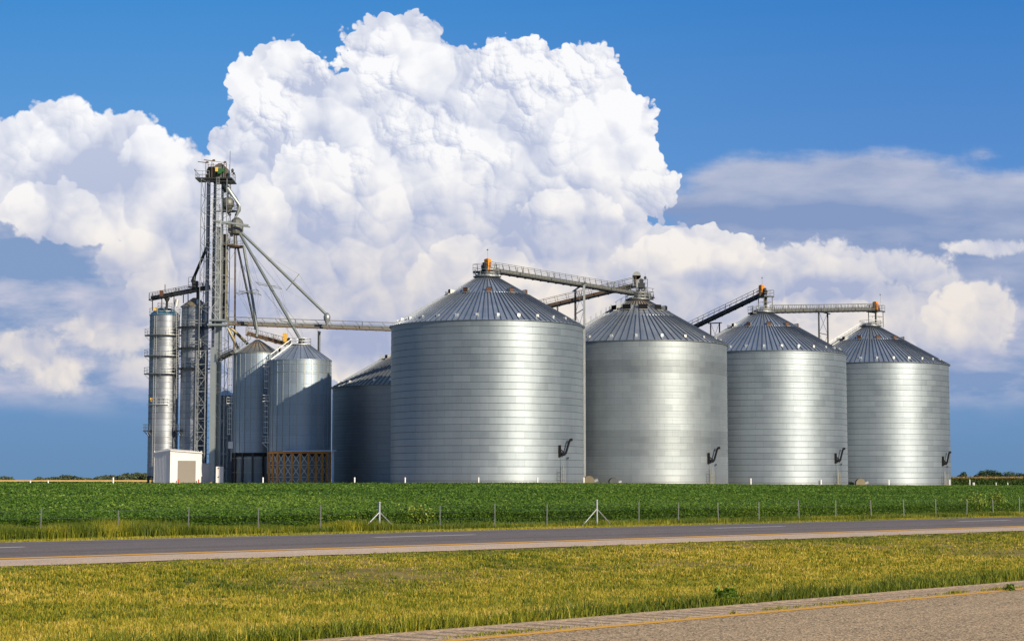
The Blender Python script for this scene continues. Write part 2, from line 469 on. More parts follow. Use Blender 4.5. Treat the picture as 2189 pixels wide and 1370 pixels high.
def roof_metal(name, nrib, base, rust=0.0, rough=0.38):
    m, t, b = newmat(name); o = coords(t); x, y, z = sep(t, o)
    pid = (atan2(y, x) * (nrib / (2 * PI))).floor(); wv = white(t, comb(t, pid, 1.0, 2.0))
    r = (x * x + y * y).sqrt()
    n = noise(t, o, 0.4, 5.0, 0.6)
    k = (wv - 0.5) * 0.22 + (n - 0.5) * 0.4 + 1.0
    c = mixc(t, 1.0, base, comb(t, k, k, k), 'MULTIPLY')
    met = 0.8
    if rust:                      # rust runs down from the peak
        a = atan2(y, x)
        s_ = noise(t, comb(t, a * 6.0, r * 0.18, 0.0), 1.5, 5.0, 0.65)
        f = (s_ + (r.map(7.5, 1.5, 0.0, 0.40, smooth=False)) + (rust - 1.0) * 0.5).map(0.62, 0.86)
        c = mixc(t, f * 0.85, c, (0.30, 0.19, 0.07)); t.links.new((met * (1.0 - f * 0.8)).k, b.inputs['Metallic'])
    else: b.inputs['Metallic'].default_value = met
    t.links.new(c.k, b.inputs['Base Color'])
    t.links.new((wv * 0.1 + n * 0.2 + (rough - 0.15)).k, b.inputs['Roughness'])
    return m

M = {}
M['silo'] = silo_metal('galvanised wall sheets')
M['silo_plain'] = silo_metal('smooth dull wall sheets', base=(0.31, 0.36, 0.405), rough=0.575, line=0.16, patch=0.06, smears=[(18, 19, 0.16), (5, 8, 0.12), (0, 1, 0.06)])
M['silo_dark'] = silo_metal('weathered wall sheets', base=(0.32, 0.35, 0.37), line=0.2, patch=0.08)
M['roof'] = roof_metal('roof sheets', 104, (0.50, 0.565, 0.65))
M['roof_rust'] = roof_metal('rust stained roof sheets', 104, (0.50, 0.54, 0.58), rust=1.0, rough=0.42)
M['roof_tan'] = roof_metal('dull tan stained roof sheets', 30, (0.36, 0.37, 0.35), rust=0.75, rough=0.5)
M['rib'] = metal('rib metal', (0.15, 0.175, 0.22), 0.7, 0.45)
M['galv'] = metal('galvanised steel', (0.38, 0.41, 0.42), 0.7, 0.45)
M['galv_l'] = metal('bright galvanised steel', (0.68, 0.70, 0.70), 0.55, 0.45)
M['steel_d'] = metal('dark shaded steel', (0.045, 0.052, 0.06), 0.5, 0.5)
M['truss'] = metal('weathered truss steel', (0.17, 0.18, 0.175), 0.5, 0.55, rust=0.1)
M['rusty'] = metal('rusty conveyor steel', (0.16, 0.145, 0.12), 0.3, 0.65, rust=0.35, rustcol=(0.14, 0.09, 0.055))
M['casing'] = metal('leg casing sheet', (0.36, 0.41, 0.42), 0.6, 0.42, var=0.15)
M['spout'] = metal('spout steel', (0.20, 0.235, 0.24), 0.4, 0.6, var=0.15)
M['navy'] = paint('dark blue casing paint', (0.035, 0.05, 0.085), 0.45)
M['olive'] = metal('olive weathered casing', (0.34, 0.31, 0.19), 0.4, 0.5)
M['orange'] = paint('orange drive guard paint', (0.80, 0.27, 0.015), 0.4, dirt=0.2)
M['yellow'] = paint('yellow guard paint', (0.80, 0.50, 0.10), 0.45, dirt=0.15)
M['green'] = paint('green motor paint', (0.03, 0.12, 0.04), 0.4)
M['rustbrown'] = paint('rust brown vent mouth', (0.10, 0.045, 0.028), 0.7)
M['brown'] = paint('brown painted steel column', (0.62, 0.27, 0.055), 0.5, var=0.3, dirt=0.15)
M['white'] = paint('white painted sheet', (0.70, 0.71, 0.73), 0.5, var=0.05, dirt=0.06)
M['bluewhite'] = paint('blue white trim', (0.45, 0.60, 0.80), 0.4)
M['door'] = paint('grey roller door', (0.23, 0.215, 0.195), 0.6, var=0.06)
M['red'] = paint('red bollard paint', (0.45, 0.06, 0.04), 0.5)
M['black'] = paint('black steel', (0.012, 0.013, 0.016), 0.85)
M['black'].node_tree.nodes['Principled BSDF'].inputs['Specular IOR Level'].default_value = 0.1
M['postwhite'] = paint('white marker plastic', (0.85, 0.85, 0.85), 0.5, var=0.02)
M['fencepost'] = metal('steel fence post', (0.20, 0.215, 0.23), 0.5, 0.5, var=0.15, rust=0.05)
M['bluedome'] = metal('blue grey dome', (0.10, 0.24, 0.36), 0.5, 0.4)
M['dryer'] = silo_metal('dryer wall sheets', ring=1.15, panel=1.15, rad=2.7, base=(0.34, 0.38, 0.44), rough=0.58, line=0.4, patch=0.25, aniso=0.5)
M['fan'] = metal('fan housing', (0.15, 0.13, 0.09), 0.4, 0.5)
M['backshade'] = metal('dark skirt sheet', (0.27, 0.33, 0.37), 0.3, 0.6)  # colour standing in for the shade behind the bin legs
# ------------------------------------------------------------ ground frames (camera stands over the origin)
class Frame:
    """strip coordinates: s along the road, p away from the camera"""
    def __init__(f, deg): a = R(deg); f.d = (math.sin(a), math.cos(a)); f.n = (-math.cos(a), math.sin(a))
    def xy(f, s, p): return f.d[0] * s + f.n[0] * p, f.d[1] * s + f.n[1] * p
    def sp(f, x, y): return x * f.d[0] + y * f.d[1], x * f.n[0] + y * f.n[1]
NR, FR = Frame(42.9), Frame(46.7)
def sstep(a, b, x):
    t_ = np.clip((x - a) / (b - a), 0, 1); return t_ * t_ * (3 - 2 * t_)
def gz(x, y):
    x = np.asarray(x, float); y = np.asarray(y, float)
    pn = NR.sp(x, y)[1]; s, pf = FR.sp(x, y)
    a, b = np.maximum(pn - 12.5, 0), np.maximum(28.1 - pf, 0)
    tt = a / (a + b + 1e-6)
    z = -0.03 - 0.26 * np.sin(PI * np.clip(tt, 0, 1)) ** 1.3
    z = z - 0.85 * sstep(38.2, 44, pf)
    zf = np.where(x < 0, 0.3, np.maximum(0.3 - x * 0.0075, -0.65))
    z = np.where(pf > 66, -0.88 + (zf + 0.88) * np.clip((pf - 66) / 124, 0, 1), z)
    return z
def gzf(x, y): return float(gz(x, y))

def vn(x, y, scale, seed=0):
    """smooth value noise"""
    g = np.random.default_rng(seed).random((256, 256))
    x, y = np.asarray(x) / scale, np.asarray(y) / scale
    xi, yi = np.floor(x).astype(int), np.floor(y).astype(int); fx, fy = x - xi, y - yi
    fx, fy = fx * fx * (3 - 2 * fx), fy * fy * (3 - 2 * fy)
    q = lambda a, b: g[(xi + a) % 256, (yi + b) % 256]
    return (q(0, 0) * (1 - fx) + q(1, 0) * fx) * (1 - fy) + (q(0, 1) * (1 - fx) + q(1, 1) * fx) * fy
def fbm(x, y, scale, seed=0, o=3):
    r, a, w = 0, 1.0, 0
    for i in range(o): r = r + a * vn(x, y, scale / 2 ** i, seed + i); w += a; a *= 0.55
    return r / w

# ground materials
m, t, b = newmat('soil and thatch'); o = coords(t); x, y, z = sep(t, o)
n1, n2 = noise(t, o, 1.3, 6.0, 0.65), noise(t, o, 14.0, 4.0, 0.7)
c = mixc(t, n1.map(0.35, 0.65), (0.20, 0.15, 0.02), (0.34, 0.24, 0.06)); c = mixc(t, n2.map(0.4, 0.7) * 0.5, c, (0.09, 0.12, 0.02))
yard = mixc(t, noise(t, o, 3.0, 5.0, 0.6), (0.30, 0.27, 0.23), (0.42, 0.39, 0.34))
pf_ = x * FR.n[0] + y * FR.n[1]
c = mixc(t, pf_.map(192.0, 196.0) * x.map(130.0, 118.0) * x.map(-95.0, -85.0), c, yard)
far = mixc(t, noise(t, comb(t, x, y * 0.2), 0.01, 4.0), (0.30, 0.23, 0.10), (0.10, 0.16, 0.04))
c = mixc(t, y.map(900.0, 1100.0), c, far)
t.links.new(c.k, b.inputs['Base Color']); b.inputs['Roughness'].default_value = 0.95
bump_to(t, b, n2, 0.5, 0.03); M['soil'] = m

def asphalt(name, base, vary, speck, lanes=None, fr=NR):
    m, t, b = newmat(name); o = coords(t); x, y, z = sep(t, o)
    s_ = x * fr.d[0] + y * fr.d[1]; p_ = x * fr.n[0] + y * fr.n[1]
    st = noise(t, comb(t, s_ * 0.06, p_ * 2.2), 1.0, 5.0, 0.6); n1 = noise(t, o, 0.9, 5.0, 0.65)
    n2 = noise(t, o, 38.0, 3.0, 0.7)
    v = t.nodes.new('ShaderNodeTexVoronoi'); v.inputs['Scale'].default_value = 55.0; t.links.new(o.k, v.inputs['Vector'])
    vd = S(t, v.outputs['Distance']); vc = sep(t, S(t, v.outputs['Color']))[0]
    k = (st - 0.5) * vary * 1.6 + (n1 - 0.5) * vary + (n2 - 0.5) * speck + (vc - 0.5) * speck * 1.3 + 1.0
    if lanes:
        for c0, w in lanes: k = k - (p_ - c0).abs().map(w, w * 0.3) * 0.16
    ck = noise(t, comb(t, s_ * 0.8, p_ * 1.2), 1.3, 6.0, 0.75); cr = (ck - 0.5).abs().map(0.006, 0.0) * 0.4
    k = k - cr
    c = mixc(t, 1.0, base, comb(t, k, k, k), 'MULTIPLY')
    t.links.new(c.k, b.inputs['Base Color']); b.inputs['Roughness'].default_value = 0.85
    bump_to(t, b, n2 + vd, 0.6, 0.006); return m
M['road_far'] = asphalt('dark asphalt', (0.19, 0.16, 0.152), 0.35, 0.5, [(32.0, 0.5), (35.6, 0.5)], FR)
M['road_near'] = asphalt('worn light road surface', (0.48, 0.345, 0.20), 0.32, 1.2)
M['shoulder_far'] = asphalt('pale gravel shoulder', (0.66, 0.50, 0.37), 0.3, 0.4, None, FR)
# near shoulder with milled rumble grooves
m = asphalt('rumble strip shoulder', (0.60, 0.43, 0.27), 0.25, 0.8); t = m.node_tree; b = t.nodes['Principled BSDF']
o = coords(t); x, y, z = sep(t, o); s_ = x * NR.d[0] + y * NR.d[1]; p_ = x * NR.n[0] + y * NR.n[1]
wob = noise(t, o, 3.0, 3.0)
gr = ((s_ / 0.30).fract() - 0.5).abs().map(0.20, 0.10) * (p_ + (wob - 0.5) * 0.10).map(11.66, 11.70) * (p_ + (wob - 0.5) * 0.08).map(12.28, 12.22)
old = b.inputs['Base Color'].links[0].from_socket
c = mixc(t, gr * 0.45, S(t, old), (0.11, 0.09, 0.075)); t.links.new(c.k, b.inputs['Base Color'])
bump_to(t, b, (gr * -1.0) + noise(t, o, 38.0, 3.0) * 0.15, 1.0, 0.03); M['rumble'] = m
def linepaint(name, base, base2):
    m, t, b = newmat(name); o = coords(t)
    n = noise(t, o, 9.0, 5.0, 0.7); c = mixc(t, n.map(0.45, 0.75) * 0.6, base, base2)
    t.links.new(c.k, b.inputs['Base Color']); b.inputs['Roughness'].default_value = 0.7; return m
M['yline'] = linepaint('yellow road paint', (0.92, 0.47, 0.02), (0.42, 0.25, 0.08))
M['wline'] = linepaint('white road paint', (0.72, 0.70, 0.68), (0.40, 0.38, 0.36))

def strip(name, fr, prof, s0, s1, mat, ds=3.0, jit=None):
    """long strip with cross-section prof = [(p, z)...]"""
    n = max(2, int((s1 - s0) / ds)); vs, fs = [], []
    k = len(prof)
    for i in range(n + 1):
        s = s0 + (s1 - s0) * i / n
        for j, (p, z_) in enumerate(prof):
            if jit and j in jit: p = p + jit[j] * (float(fbm(s, 0.0, 1.2, 5 + j)) - 0.5) * 2
            x_, y_ = fr.xy(s, p); vs.append((x_, y_, z_))
    for i in range(n):
        for j in range(k - 1):
            a = i * k + j; fs.append((a, a + k, a + k + 1, a + 1))
    mb = MB(); mb.add(vs, fs)
    o = mb.build(name, mat); o['kind'] = 'structure'; return o

# ground sheet, with road beds just below the road strips
pg = np.unique(np.concatenate([np.arange(-300, -10, 30), np.arange(-10, 10, 2.0), np.arange(10, 30, 0.8), np.arange(30, 70, 2.0), np.arange(70, 220, 6.0), np.geomspace(220, 9000, 30)]))
sg = np.unique(np.concatenate([-np.geomspace(60, 9000, 24), np.arange(-60, 60, 2.5), np.arange(60, 420, 10.0), np.geomspace(420, 12000, 26)]))
SS, PP = np.meshgrid(sg, pg); GX, GY = FR.xy(SS, PP); GZ = gz(GX, GY)
GZ = GZ + np.where((PP > 13.5) & (PP < 27.5), (fbm(GX, GY, 3.0, 3) - 0.5) * 0.12, 0)
nS, nP = len(sg), len(pg)
I = np.arange(nP * nS).reshape(nP, nS)
q = np.stack([I[:-1, :-1], I[:-1, 1:], I[1:, 1:], I[1:, :-1]], -1).reshape(-1, 4)[:, ::-1]
g = npmesh('ground', np.stack([GX, GY, GZ], -1).reshape(-1, 3), quads=q, mat=M['soil']); g['kind'] = 'structure'
g.data.polygons.foreach_set('use_smooth', [True] * len(g.data.polygons))

strip('near_road', NR, [(-6, -0.05), (3.8, 0.01), (11.56, 0.0)], -80, 160, M['road_near'])
strip('near_road_shoulder', NR, [(11.56, 0.0), (12.42, -0.004)], -80, 160, M['rumble'], 0.5, {1: 0.05})
strip('near_road_edge_line', NR, [(11.34, 0.004), (11.48, 0.004)], -80, 160, M['yline'])
strip('far_road', FR, [(30.05, 0.0), (33.87, 0.062), (37.53, 0.024), (37.75, 0.02)], -200, 900, M['road_far'], 8)
strip('far_road_shoulder', FR, [(28.15, -0.02), (30.05, 0.0)], -60, 500, M['shoulder_far'], 0.8, {0: 0.25})
strip('far_road_yellow_line', FR, [(30.12, 0.006), (30.42, 0.012)], -200, 900, M['yline'], 8)
strip('far_road_white_line', FR, [(37.47, 0.031), (37.58, 0.030)], -200, 900, M['wline'], 8)
mk = MB()
sd0 = FR.sp(*P(800, 1142, 1).xy)   # direction only
def s_at(px, p):
    u, _ = ray(px, 1130); a, b_ = FR.sp(u, 1.0); return a / b_ * p
s1 = s_at(800, 33.87)
for k in range(-8, 40):
    a = s1 + k * 12.3
    vs = [(*FR.xy(s, p), z_) for s, p, z_ in ((a, 33.76, .0655), (a + 3.2, 33.76, .0655), (a + 3.2, 33.87, .0665), (a, 33.87, .0665), (a + 3.2, 33.99, .0655), (a, 33.99, .0655))]
    mk.add(vs, [(0, 1, 2, 3), (3, 2, 4, 5)])
mk.build('lane_marking', M['wline'])['kind'] = 'structure'

# ------------------------------------------------------------ vegetation
def leafmat(name, stops, transl=0.35, rough=0.6):
    m, t, b = newmat(name)
    a = t.nodes.new('ShaderNodeAttribute'); a.attribute_name = 'tint'
    c = ramp(t, S(t, a.outputs['Fac']), stops)
    t.links.new(c.k, b.inputs['Base Color']); b.inputs['Roughness'].default_value = rough
    tr = t.nodes.new('ShaderNodeBsdfTranslucent'); t.links.new(c.k, tr.inputs[0])
    mx = t.nodes.new('ShaderNodeMixShader'); mx.inputs[0].default_value = transl
    t.links.new(b.outputs[0], mx.inputs[1]); t.links.new(tr.outputs[0], mx.inputs[2])
    t.links.new(mx.outputs[0], t.nodes['Material Output'].inputs[0]); return m
M['grass'] = leafmat('grass blades', [(0.0, (0.09, 0.14, 0.008)), (0.3, (0.24, 0.27, 0.012)), (0.55, (0.44, 0.37, 0.025)), (0.8, (0.62, 0.48, 0.07)), (1.0, (0.76, 0.60, 0.18))])
M['bean'] = leafmat('soybean leaves', [(0.0, (0.035, 0.085, 0.008)), (0.5, (0.115, 0.225, 0.020)), (0.85, (0.25, 0.36, 0.06)), (1.0, (0.34, 0.38, 0.05))], 0.3, 0.45)
M['corn'] = leafmat('corn leaves and tassels', [(0.0, (0.03, 0.075, 0.012)), (0.5, (0.08, 0.16, 0.03)), (0.8, (0.20, 0.22, 0.06)), (0.9, (0.42, 0.27, 0.10)), (1.0, (0.55, 0.36, 0.15))], 0.25)
M['foliage_hazy'] = leafmat('distance hazed leaves', [(0.0, (0.06, 0.09, 0.06)), (0.5, (0.11, 0.15, 0.09)), (1.0, (0.18, 0.22, 0.12))], 0.2)  # distance haze put into the leaf colours, paler and greyer
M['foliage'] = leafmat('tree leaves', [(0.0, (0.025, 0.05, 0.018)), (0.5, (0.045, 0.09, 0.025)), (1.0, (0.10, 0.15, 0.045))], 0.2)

def blades(name, x, y, z0, h, w, tint, mat, lean=0.35):
    n = len(x); th = rng.uniform(0, 2 * PI, n); la = rng.uniform(0, 2 * PI, n)
    ll = np.abs(rng.normal(0, lean, n)) * h
    dx, dy = np.cos(th) * w / 2, np.sin(th) * w / 2
    lx, ly = np.cos(la) * ll, np.sin(la) * ll
    v = np.empty((n, 5, 3))
    v[:, 0] = np.stack([x - dx, y - dy, z0], -1); v[:, 1] = np.stack([x + dx, y + dy, z0], -1)
    mx, my, mz = x + lx * 0.35, y + ly * 0.35, z0 + h * 0.6
    v[:, 2] = np.stack([mx + dx * .8, my + dy * .8, mz], -1); v[:, 3] = np.stack([mx - dx * .8, my - dy * .8, mz], -1)
    v[:, 4] = np.stack([x + lx, y + ly, z0 + h * np.sqrt(np.clip(1.05 - (ll / h) ** 2 * 0.5, 0.2, 1))], -1)
    B = (np.arange(n) * 5)[:, None]
    q = B + np.array([0, 1, 2, 3]); tr = B + np.array([3, 2, 4])
    return npmesh(name, v.reshape(-1, 3), tr, q, mat, np.repeat(np.clip(tint, 0, 1), 5))
def leaves(name, x, y, z, size, tint, mat, flat=0.5, parent=None, fold=True, aspect=0.75):
    """folded leaf quads with random facing; flat=1 horizontal"""
    n = len(x)
    nrm = rng.normal(0, 1, (n, 3)); nrm /= np.linalg.norm(nrm, axis=1)[:, None]; nrm[:, 2] = np.abs(nrm[:, 2]) + flat
    nrm /= np.linalg.norm(nrm, axis=1)[:, None]
    a = np.cross(nrm, rng.normal(0, 1, (n, 3))); a /= np.linalg.norm(a, axis=1)[:, None]
    b_ = np.cross(nrm, a); c = np.stack([x, y, z], -1); s_ = np.asarray(size)[:, None] / 2
    v = np.empty((n, 4, 3))
    v[:, 0] = c - a * s_; v[:, 2] = c + a * s_
    dz = nrm * s_ * 0.35 if fold else 0
    v[:, 1] = c + b_ * s_ * aspect + dz; v[:, 3] = c - b_ * s_ * aspect + dz
    B = (np.arange(n) * 4)[:, None]
    tr = np.concatenate([B + np.array([0, 1, 2]), B + np.array([0, 2, 3])])
    return npmesh(name, v.reshape(-1, 3), tr, None, mat, np.repeat(np.clip(tint, 0, 1), 4), parent)
def inview(x, y, m_=0.32): return (y > 6) & (np.abs(x / np.maximum(y, 0.1)) < m_)
def scatter(fr, n, p0, p1, s0, s1, m_=0.32):
    p_, s = rng.uniform(p0, p1, n), rng.uniform(s0, s1, n); x, y = fr.xy(s, p_)
    k = inview(x, y, m_); return x[k], y[k]

# median grass
x, y = scatter(FR, 1150000, 12.0, 28.6, 5, 56)
pn = NR.sp(x, y)[1]; pf = FR.sp(x, y)[1]
k = (pn > 12.45 + (vn(x, y, 0.35, 9) - 0.5) * 0.12) & (pf < 28.0 + (vn(x, y, 0.5, 8) - 0.5) * 0.5)
x, y, pn, pf = x[k], y[k], pn[k], pf[k]
dn = np.sqrt(x * x + y * y)
k = rng.random(len(x)) < np.clip(26 / dn, 0.25, 1) ** 1.0
x, y, pn, pf, dn = x[k], y[k], pn[k], pf[k], dn[k]
tuft = vn(x, y, 0.22, 21); patch = fbm(x, y, 2.6, 31, 4); pat2 = fbm(x, y, 7.0, 37, 2)
verge = 1 - sstep(13.05, 13.35, pn)
band = np.exp(-((pn - 13.9) / 0.55) ** 2)
farv = sstep(26.6, 27.3, pf)
h = 0.032 + 0.042 * tuft ** 1.5 + 0.02 * rng.random(len(x)) + verge * (0.03 + 0.10 * vn(x, y, 0.6, 41) ** 1.5) - 0.0
h = h * (1 - 0.45 * farv) * (0.55 + 0.9 * vn(x, y, 0.11, 23)) * (0.45 + 0.85 * rng.random(len(x)))
w = (0.008 + 0.005 * rng.random(len(x))) * np.clip(dn / 22, 0.9, 2.0)
tint = 0.50 + (patch - 0.5) * 0.6 + (pat2 - 0.5) * 0.3 + rng.normal(0, 0.19, len(x)) - (tuft - 0.5) * 0.6 - 0.05
tint = tint * (1 - verge) + verge * (0.20 - 0.18 * sstep(12.75, 12.95, pn) + rng.normal(0, 0.10, len(x)) + (vn(x, y, 1.1, 44) - 0.5) * 0.4) + band * 0.28 - farv * 0.18
bald = fbm(x, y, 1.3, 55, 2) > 0.83
k = ~(bald & (rng.random(len(x)) < 0.7))
o = blades('grass', x[k], y[k], gz(x, y)[k] - 0.01, h[k], w[k], tint[k], M['grass'], 0.75)
tag(o, 'mown green and straw coloured grass of the median between the two roads', 'grass', kind='stuff')
print('median blades', k.sum())
# taller stalks along the verge
x, y = scatter(NR, 9000, 12.46, 13.2, 4, 34); pn = NR.sp(x, y)[1]
k = rng.random(len(x)) < vn(x, y, 0.5, 61) ** 2 * 1.4; x, y = x[k], y[k]
n = len(x)
o = blades('verge_grass', x, y, gz(x, y), 0.08 + 0.14 * rng.random(n), np.full(n, 0.008), np.where(rng.random(n) < 0.12, 0.75, 0.16) + rng.normal(0, 0.1, n), M['grass'], 0.8)
tag(o, 'taller green grass tufts edging the rumble strip', 'grass', kind='stuff')
# crack weeds on the near shoulder, sprouting by the yellow line
xs, ys, hs_ = [], [], []
for _ in range(46):
    s, p_ = rng.uniform(7, 30), 11.56 + abs(rng.normal(0, 0.05)); n = rng.integers(15, 90); L = rng.uniform(0.05, 0.35)
    a, b_ = NR.xy(s + rng.normal(0, L, n), p_ + rng.normal(0, 0.018, n)); xs.append(a); ys.append(b_); hs_.append(rng.uniform(0.015, 0.05, n))
x, y, h = map(np.concatenate, (xs, ys, hs_))
o = blades('crack_grass', x, y, np.full(len(x), 0.0), h, np.full(len(x), 0.008), 0.4 + rng.normal(0, 0.15, len(x)), M['grass'], 0.9)
tag(o, 'small weeds sprouting from the crack beside the yellow edge line', 'grass', kind='stuff')
# verge of the far road and rough grass round the fence
x, y = scatter(FR, 240000, 37.8, 41.0, 10, 110); n = len(x)
o = blades('roadside_grass', x, y, gz(x, y), 0.05 + 0.07 * rng.random(n), np.full(n, 0.02), 0.44 + (fbm(x, y, 4, 71) - 0.5) * 0.5 + rng.normal(0, 0.12, n), M['grass'], 0.4)
tag(o, 'short golden grass along the far side of the dark road', 'grass', kind='stuff')
x, y = scatter(FR, 330000, 64.0, 67.4, 25, 175); s_, p_ = FR.sp(x, y); px_ = x / y * F + 1094
dens = np.where(px_ < 540, 0.8, np.where(px_ < 1050, 0.6, 0.22)) * (0.35 + 1.1 * fbm(x, y, 3.5, 73))
k = rng.random(len(x)) < dens; x, y, px_ = x[k], y[k], px_[k]; n = len(x)
lf = 1 - sstep(380, 620, px_)
hh = (0.14 + 0.16 * rng.random(n)) * (0.5 + fbm(x, y, 2.2, 75) * 1.1) * (1 + 1.1 * lf + 0.6 * np.exp(-((px_ - 780) / 90) ** 2))
tt = 0.12 + (fbm(x, y, 2.0, 77) - 0.5) * 1.1 + rng.normal(0, 0.16, n) - 0.02 * lf
o = blades('tall_grass', x, y, gz(x, y), hh, np.full(n, 0.022), tt, M['grass'], 0.35)
tag(o, 'tall rough grass and weeds growing through the wire fence', 'grass', kind='stuff')

# soybean field: leafy canopy
BX0 = 66.6
def bean_h(x, y): return 0.80 + (fbm(x, y, 1.6, 81) - 0.5) * 0.22 + (fbm(x, y, 14, 83) - 0.5) * 0.10
def infield(x, y):
    pf = FR.sp(x, y)[1]
    return ~((pf > 194) & (x > -95) & (x < 112) & (pf < 420)) & (pf > BX0)
def allx(*a): return np.concatenate(a)
X_, Y_, Z_, S_, T_ = [], [], [], [], []
def bean_zone(n, p0, p1, s0, s1, size, dens_front=False):
    x, y = scatter(FR, n, p0, p1, s0, s1, 0.31); k = infield(x, y); x, y = x[k], y[k]; n = len(x)
    p_ = FR.sp(x, y)[1]; H = bean_h(x, y)
    row = np.abs(((p_ / 0.76) % 1) - 0.5) * 2
    low = rng.random(n) ** 0.45 if dens_front else 1 - rng.random(n) * 0.3
    z = gz(x, y) + H * low
    X_.append(x); Y_.append(y); Z_.append(z); S_.append(size * rng.uniform(0.7, 1.35, n))
    T_.append(0.43 + rng.normal(0, 0.14, n) + (fbm(x, y, 16, 85) - 0.5) * 0.55 + (fbm(x, y, 1.1, 86) - 0.5) * 0.35 + (rng.random(n) < 0.012) * 0.3)
bean_zone(240000, BX0, BX0 + 1.6, 30, 175, 0.085, True)
bean_zone(420000, BX0 + 1.2, 80, 30, 185, 0.10)
bean_zone(330000, 80, 110, 40, 240, 0.13)
bean_zone(420000, 110, 194, 50, 380, 0.19)
bean_zone(150000, 194, 420, 60, 700, 0.4)
o = leaves('soybean_field', allx(*X_), allx(*Y_), allx(*Z_), allx(*S_), allx(*T_), M['bean'], 0.55)
tag(o, 'dense green soybean crop filling the field in front of the silos', 'crop field', kind='stuff')
print('bean leaves', len(allx(*X_)))
# leaf canopy underneath, which carries on to the far edge of the field
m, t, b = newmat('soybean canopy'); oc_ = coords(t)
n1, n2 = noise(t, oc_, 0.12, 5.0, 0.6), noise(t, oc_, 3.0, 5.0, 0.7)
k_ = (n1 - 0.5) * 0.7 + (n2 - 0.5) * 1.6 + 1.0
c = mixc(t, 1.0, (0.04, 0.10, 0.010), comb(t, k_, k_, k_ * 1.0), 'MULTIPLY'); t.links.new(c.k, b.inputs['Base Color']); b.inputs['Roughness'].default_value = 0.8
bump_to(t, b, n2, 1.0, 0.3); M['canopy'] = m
def canopy(name, sg, pg, keep, dz):
    SS, PP = np.meshgrid(sg, pg); X0, Y0 = FR.xy(SS, PP)
    Z0 = gz(X0, Y0) + bean_h(X0, Y0) * dz; Z0[0, :] = gz(X0, Y0)[0, :] - 0.02
    I = np.arange(Z0.size).reshape(Z0.shape); q = np.stack([I[:-1, :-1], I[:-1, 1:], I[1:, 1:], I[1:, :-1]], -1).reshape(-1, 4)[:, ::-1]
    V = np.stack([X0, Y0, Z0], -1).reshape(-1, 3); C0 = V[q].mean(1); q = q[keep(C0[:, 0], C0[:, 1])]
    return npmesh(name, V, quads=q, mat=M['canopy'])
sgc = np.concatenate([np.arange(0, 240, 2.0), np.arange(240, 760, 8.0), np.geomspace(760, 2600, 12)])
pgc = np.concatenate([[BX0 + 0.5, BX0 + 0.55], np.arange(BX0 + 1.2, 100, 1.0), np.arange(100, 194.1, 4.0), np.arange(198, 420, 12.0), np.geomspace(420, 700, 8)])
def keepc(x, y): return infield(x, y) & (x < 150) & (y < 860)
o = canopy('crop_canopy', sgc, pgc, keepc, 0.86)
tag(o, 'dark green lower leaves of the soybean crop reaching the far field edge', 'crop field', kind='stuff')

# ripe wheat beyond the field on the left
m, t, b = newmat('ripe wheat'); oc_ = coords(t); n1 = noise(t, oc_, 0.2, 5.0, 0.7)
c = mixc(t, n1, (0.42, 0.27, 0.09), (0.60, 0.42, 0.17)); t.links.new(c.k, b.inputs['Base Color']); b.inputs['Roughness'].default_value = 0.9; M['wheat'] = m
mb = MB(); vs = []; fs = []
xs_ = np.linspace(-420, 20, 60)
for i, xx in enumerate(xs_):
    zt = 1.62 + 0.12 * float(vn(xx, 0.0, 9.0, 91)); vs += [(xx, 880, 0.25), (xx, 880.5, zt), (xx, 1250, zt + 0.15), (xx, 1250.5, 0.2)]
for i in range(len(xs_) - 1):
    for j in range(3): a = i * 4 + j; fs.append((a, a + 4, a + 5, a + 1))
mb.add(vs, fs); o = mb.build('wheat_field', M['wheat']); tag(o, 'thin strip of ripe tan wheat on the horizon beyond the green field', 'crop field', kind='stuff')

# corn on the right
n = 120000
cx = rng.uniform(108, 230, n); cy = 520 + rng.uniform(0, 1, n) ** 2.2 * 60
hh = rng.random(n) ** 0.6; H = 2.55 + (vn(cx, cy, 2.0, 95) - 0.5) * 0.35; gzc = gz(cx, cy)
gzc = gzc + 0.0
tt = np.where(hh > 0.86, 0.93 + rng.normal(0, 0.05, n), 0.40 + rng.normal(0, 0.17, n))
top = 2.45 - gzc                 # crop top stands level
z = gzc + hh * (top + (vn(cx, cy, 1.2, 96) - 0.5) * 0.25)
o = leaves('corn_field', cx, cy, z, np.full(n, 0.42), tt, M['corn'], -0.1, aspect=0.4)
tag(o, 'tall dark green corn with tan tassels beyond the silo on the right', 'crop field', kind='stuff')
mb = MB(); mb.box((172, 552, 0.5), (126, 60, 3.3)); o = mb.build('corn_stalks', M['canopy']); tag(o, 'dense corn stalks in the shade inside the corn field', 'crop field', kind='stuff')
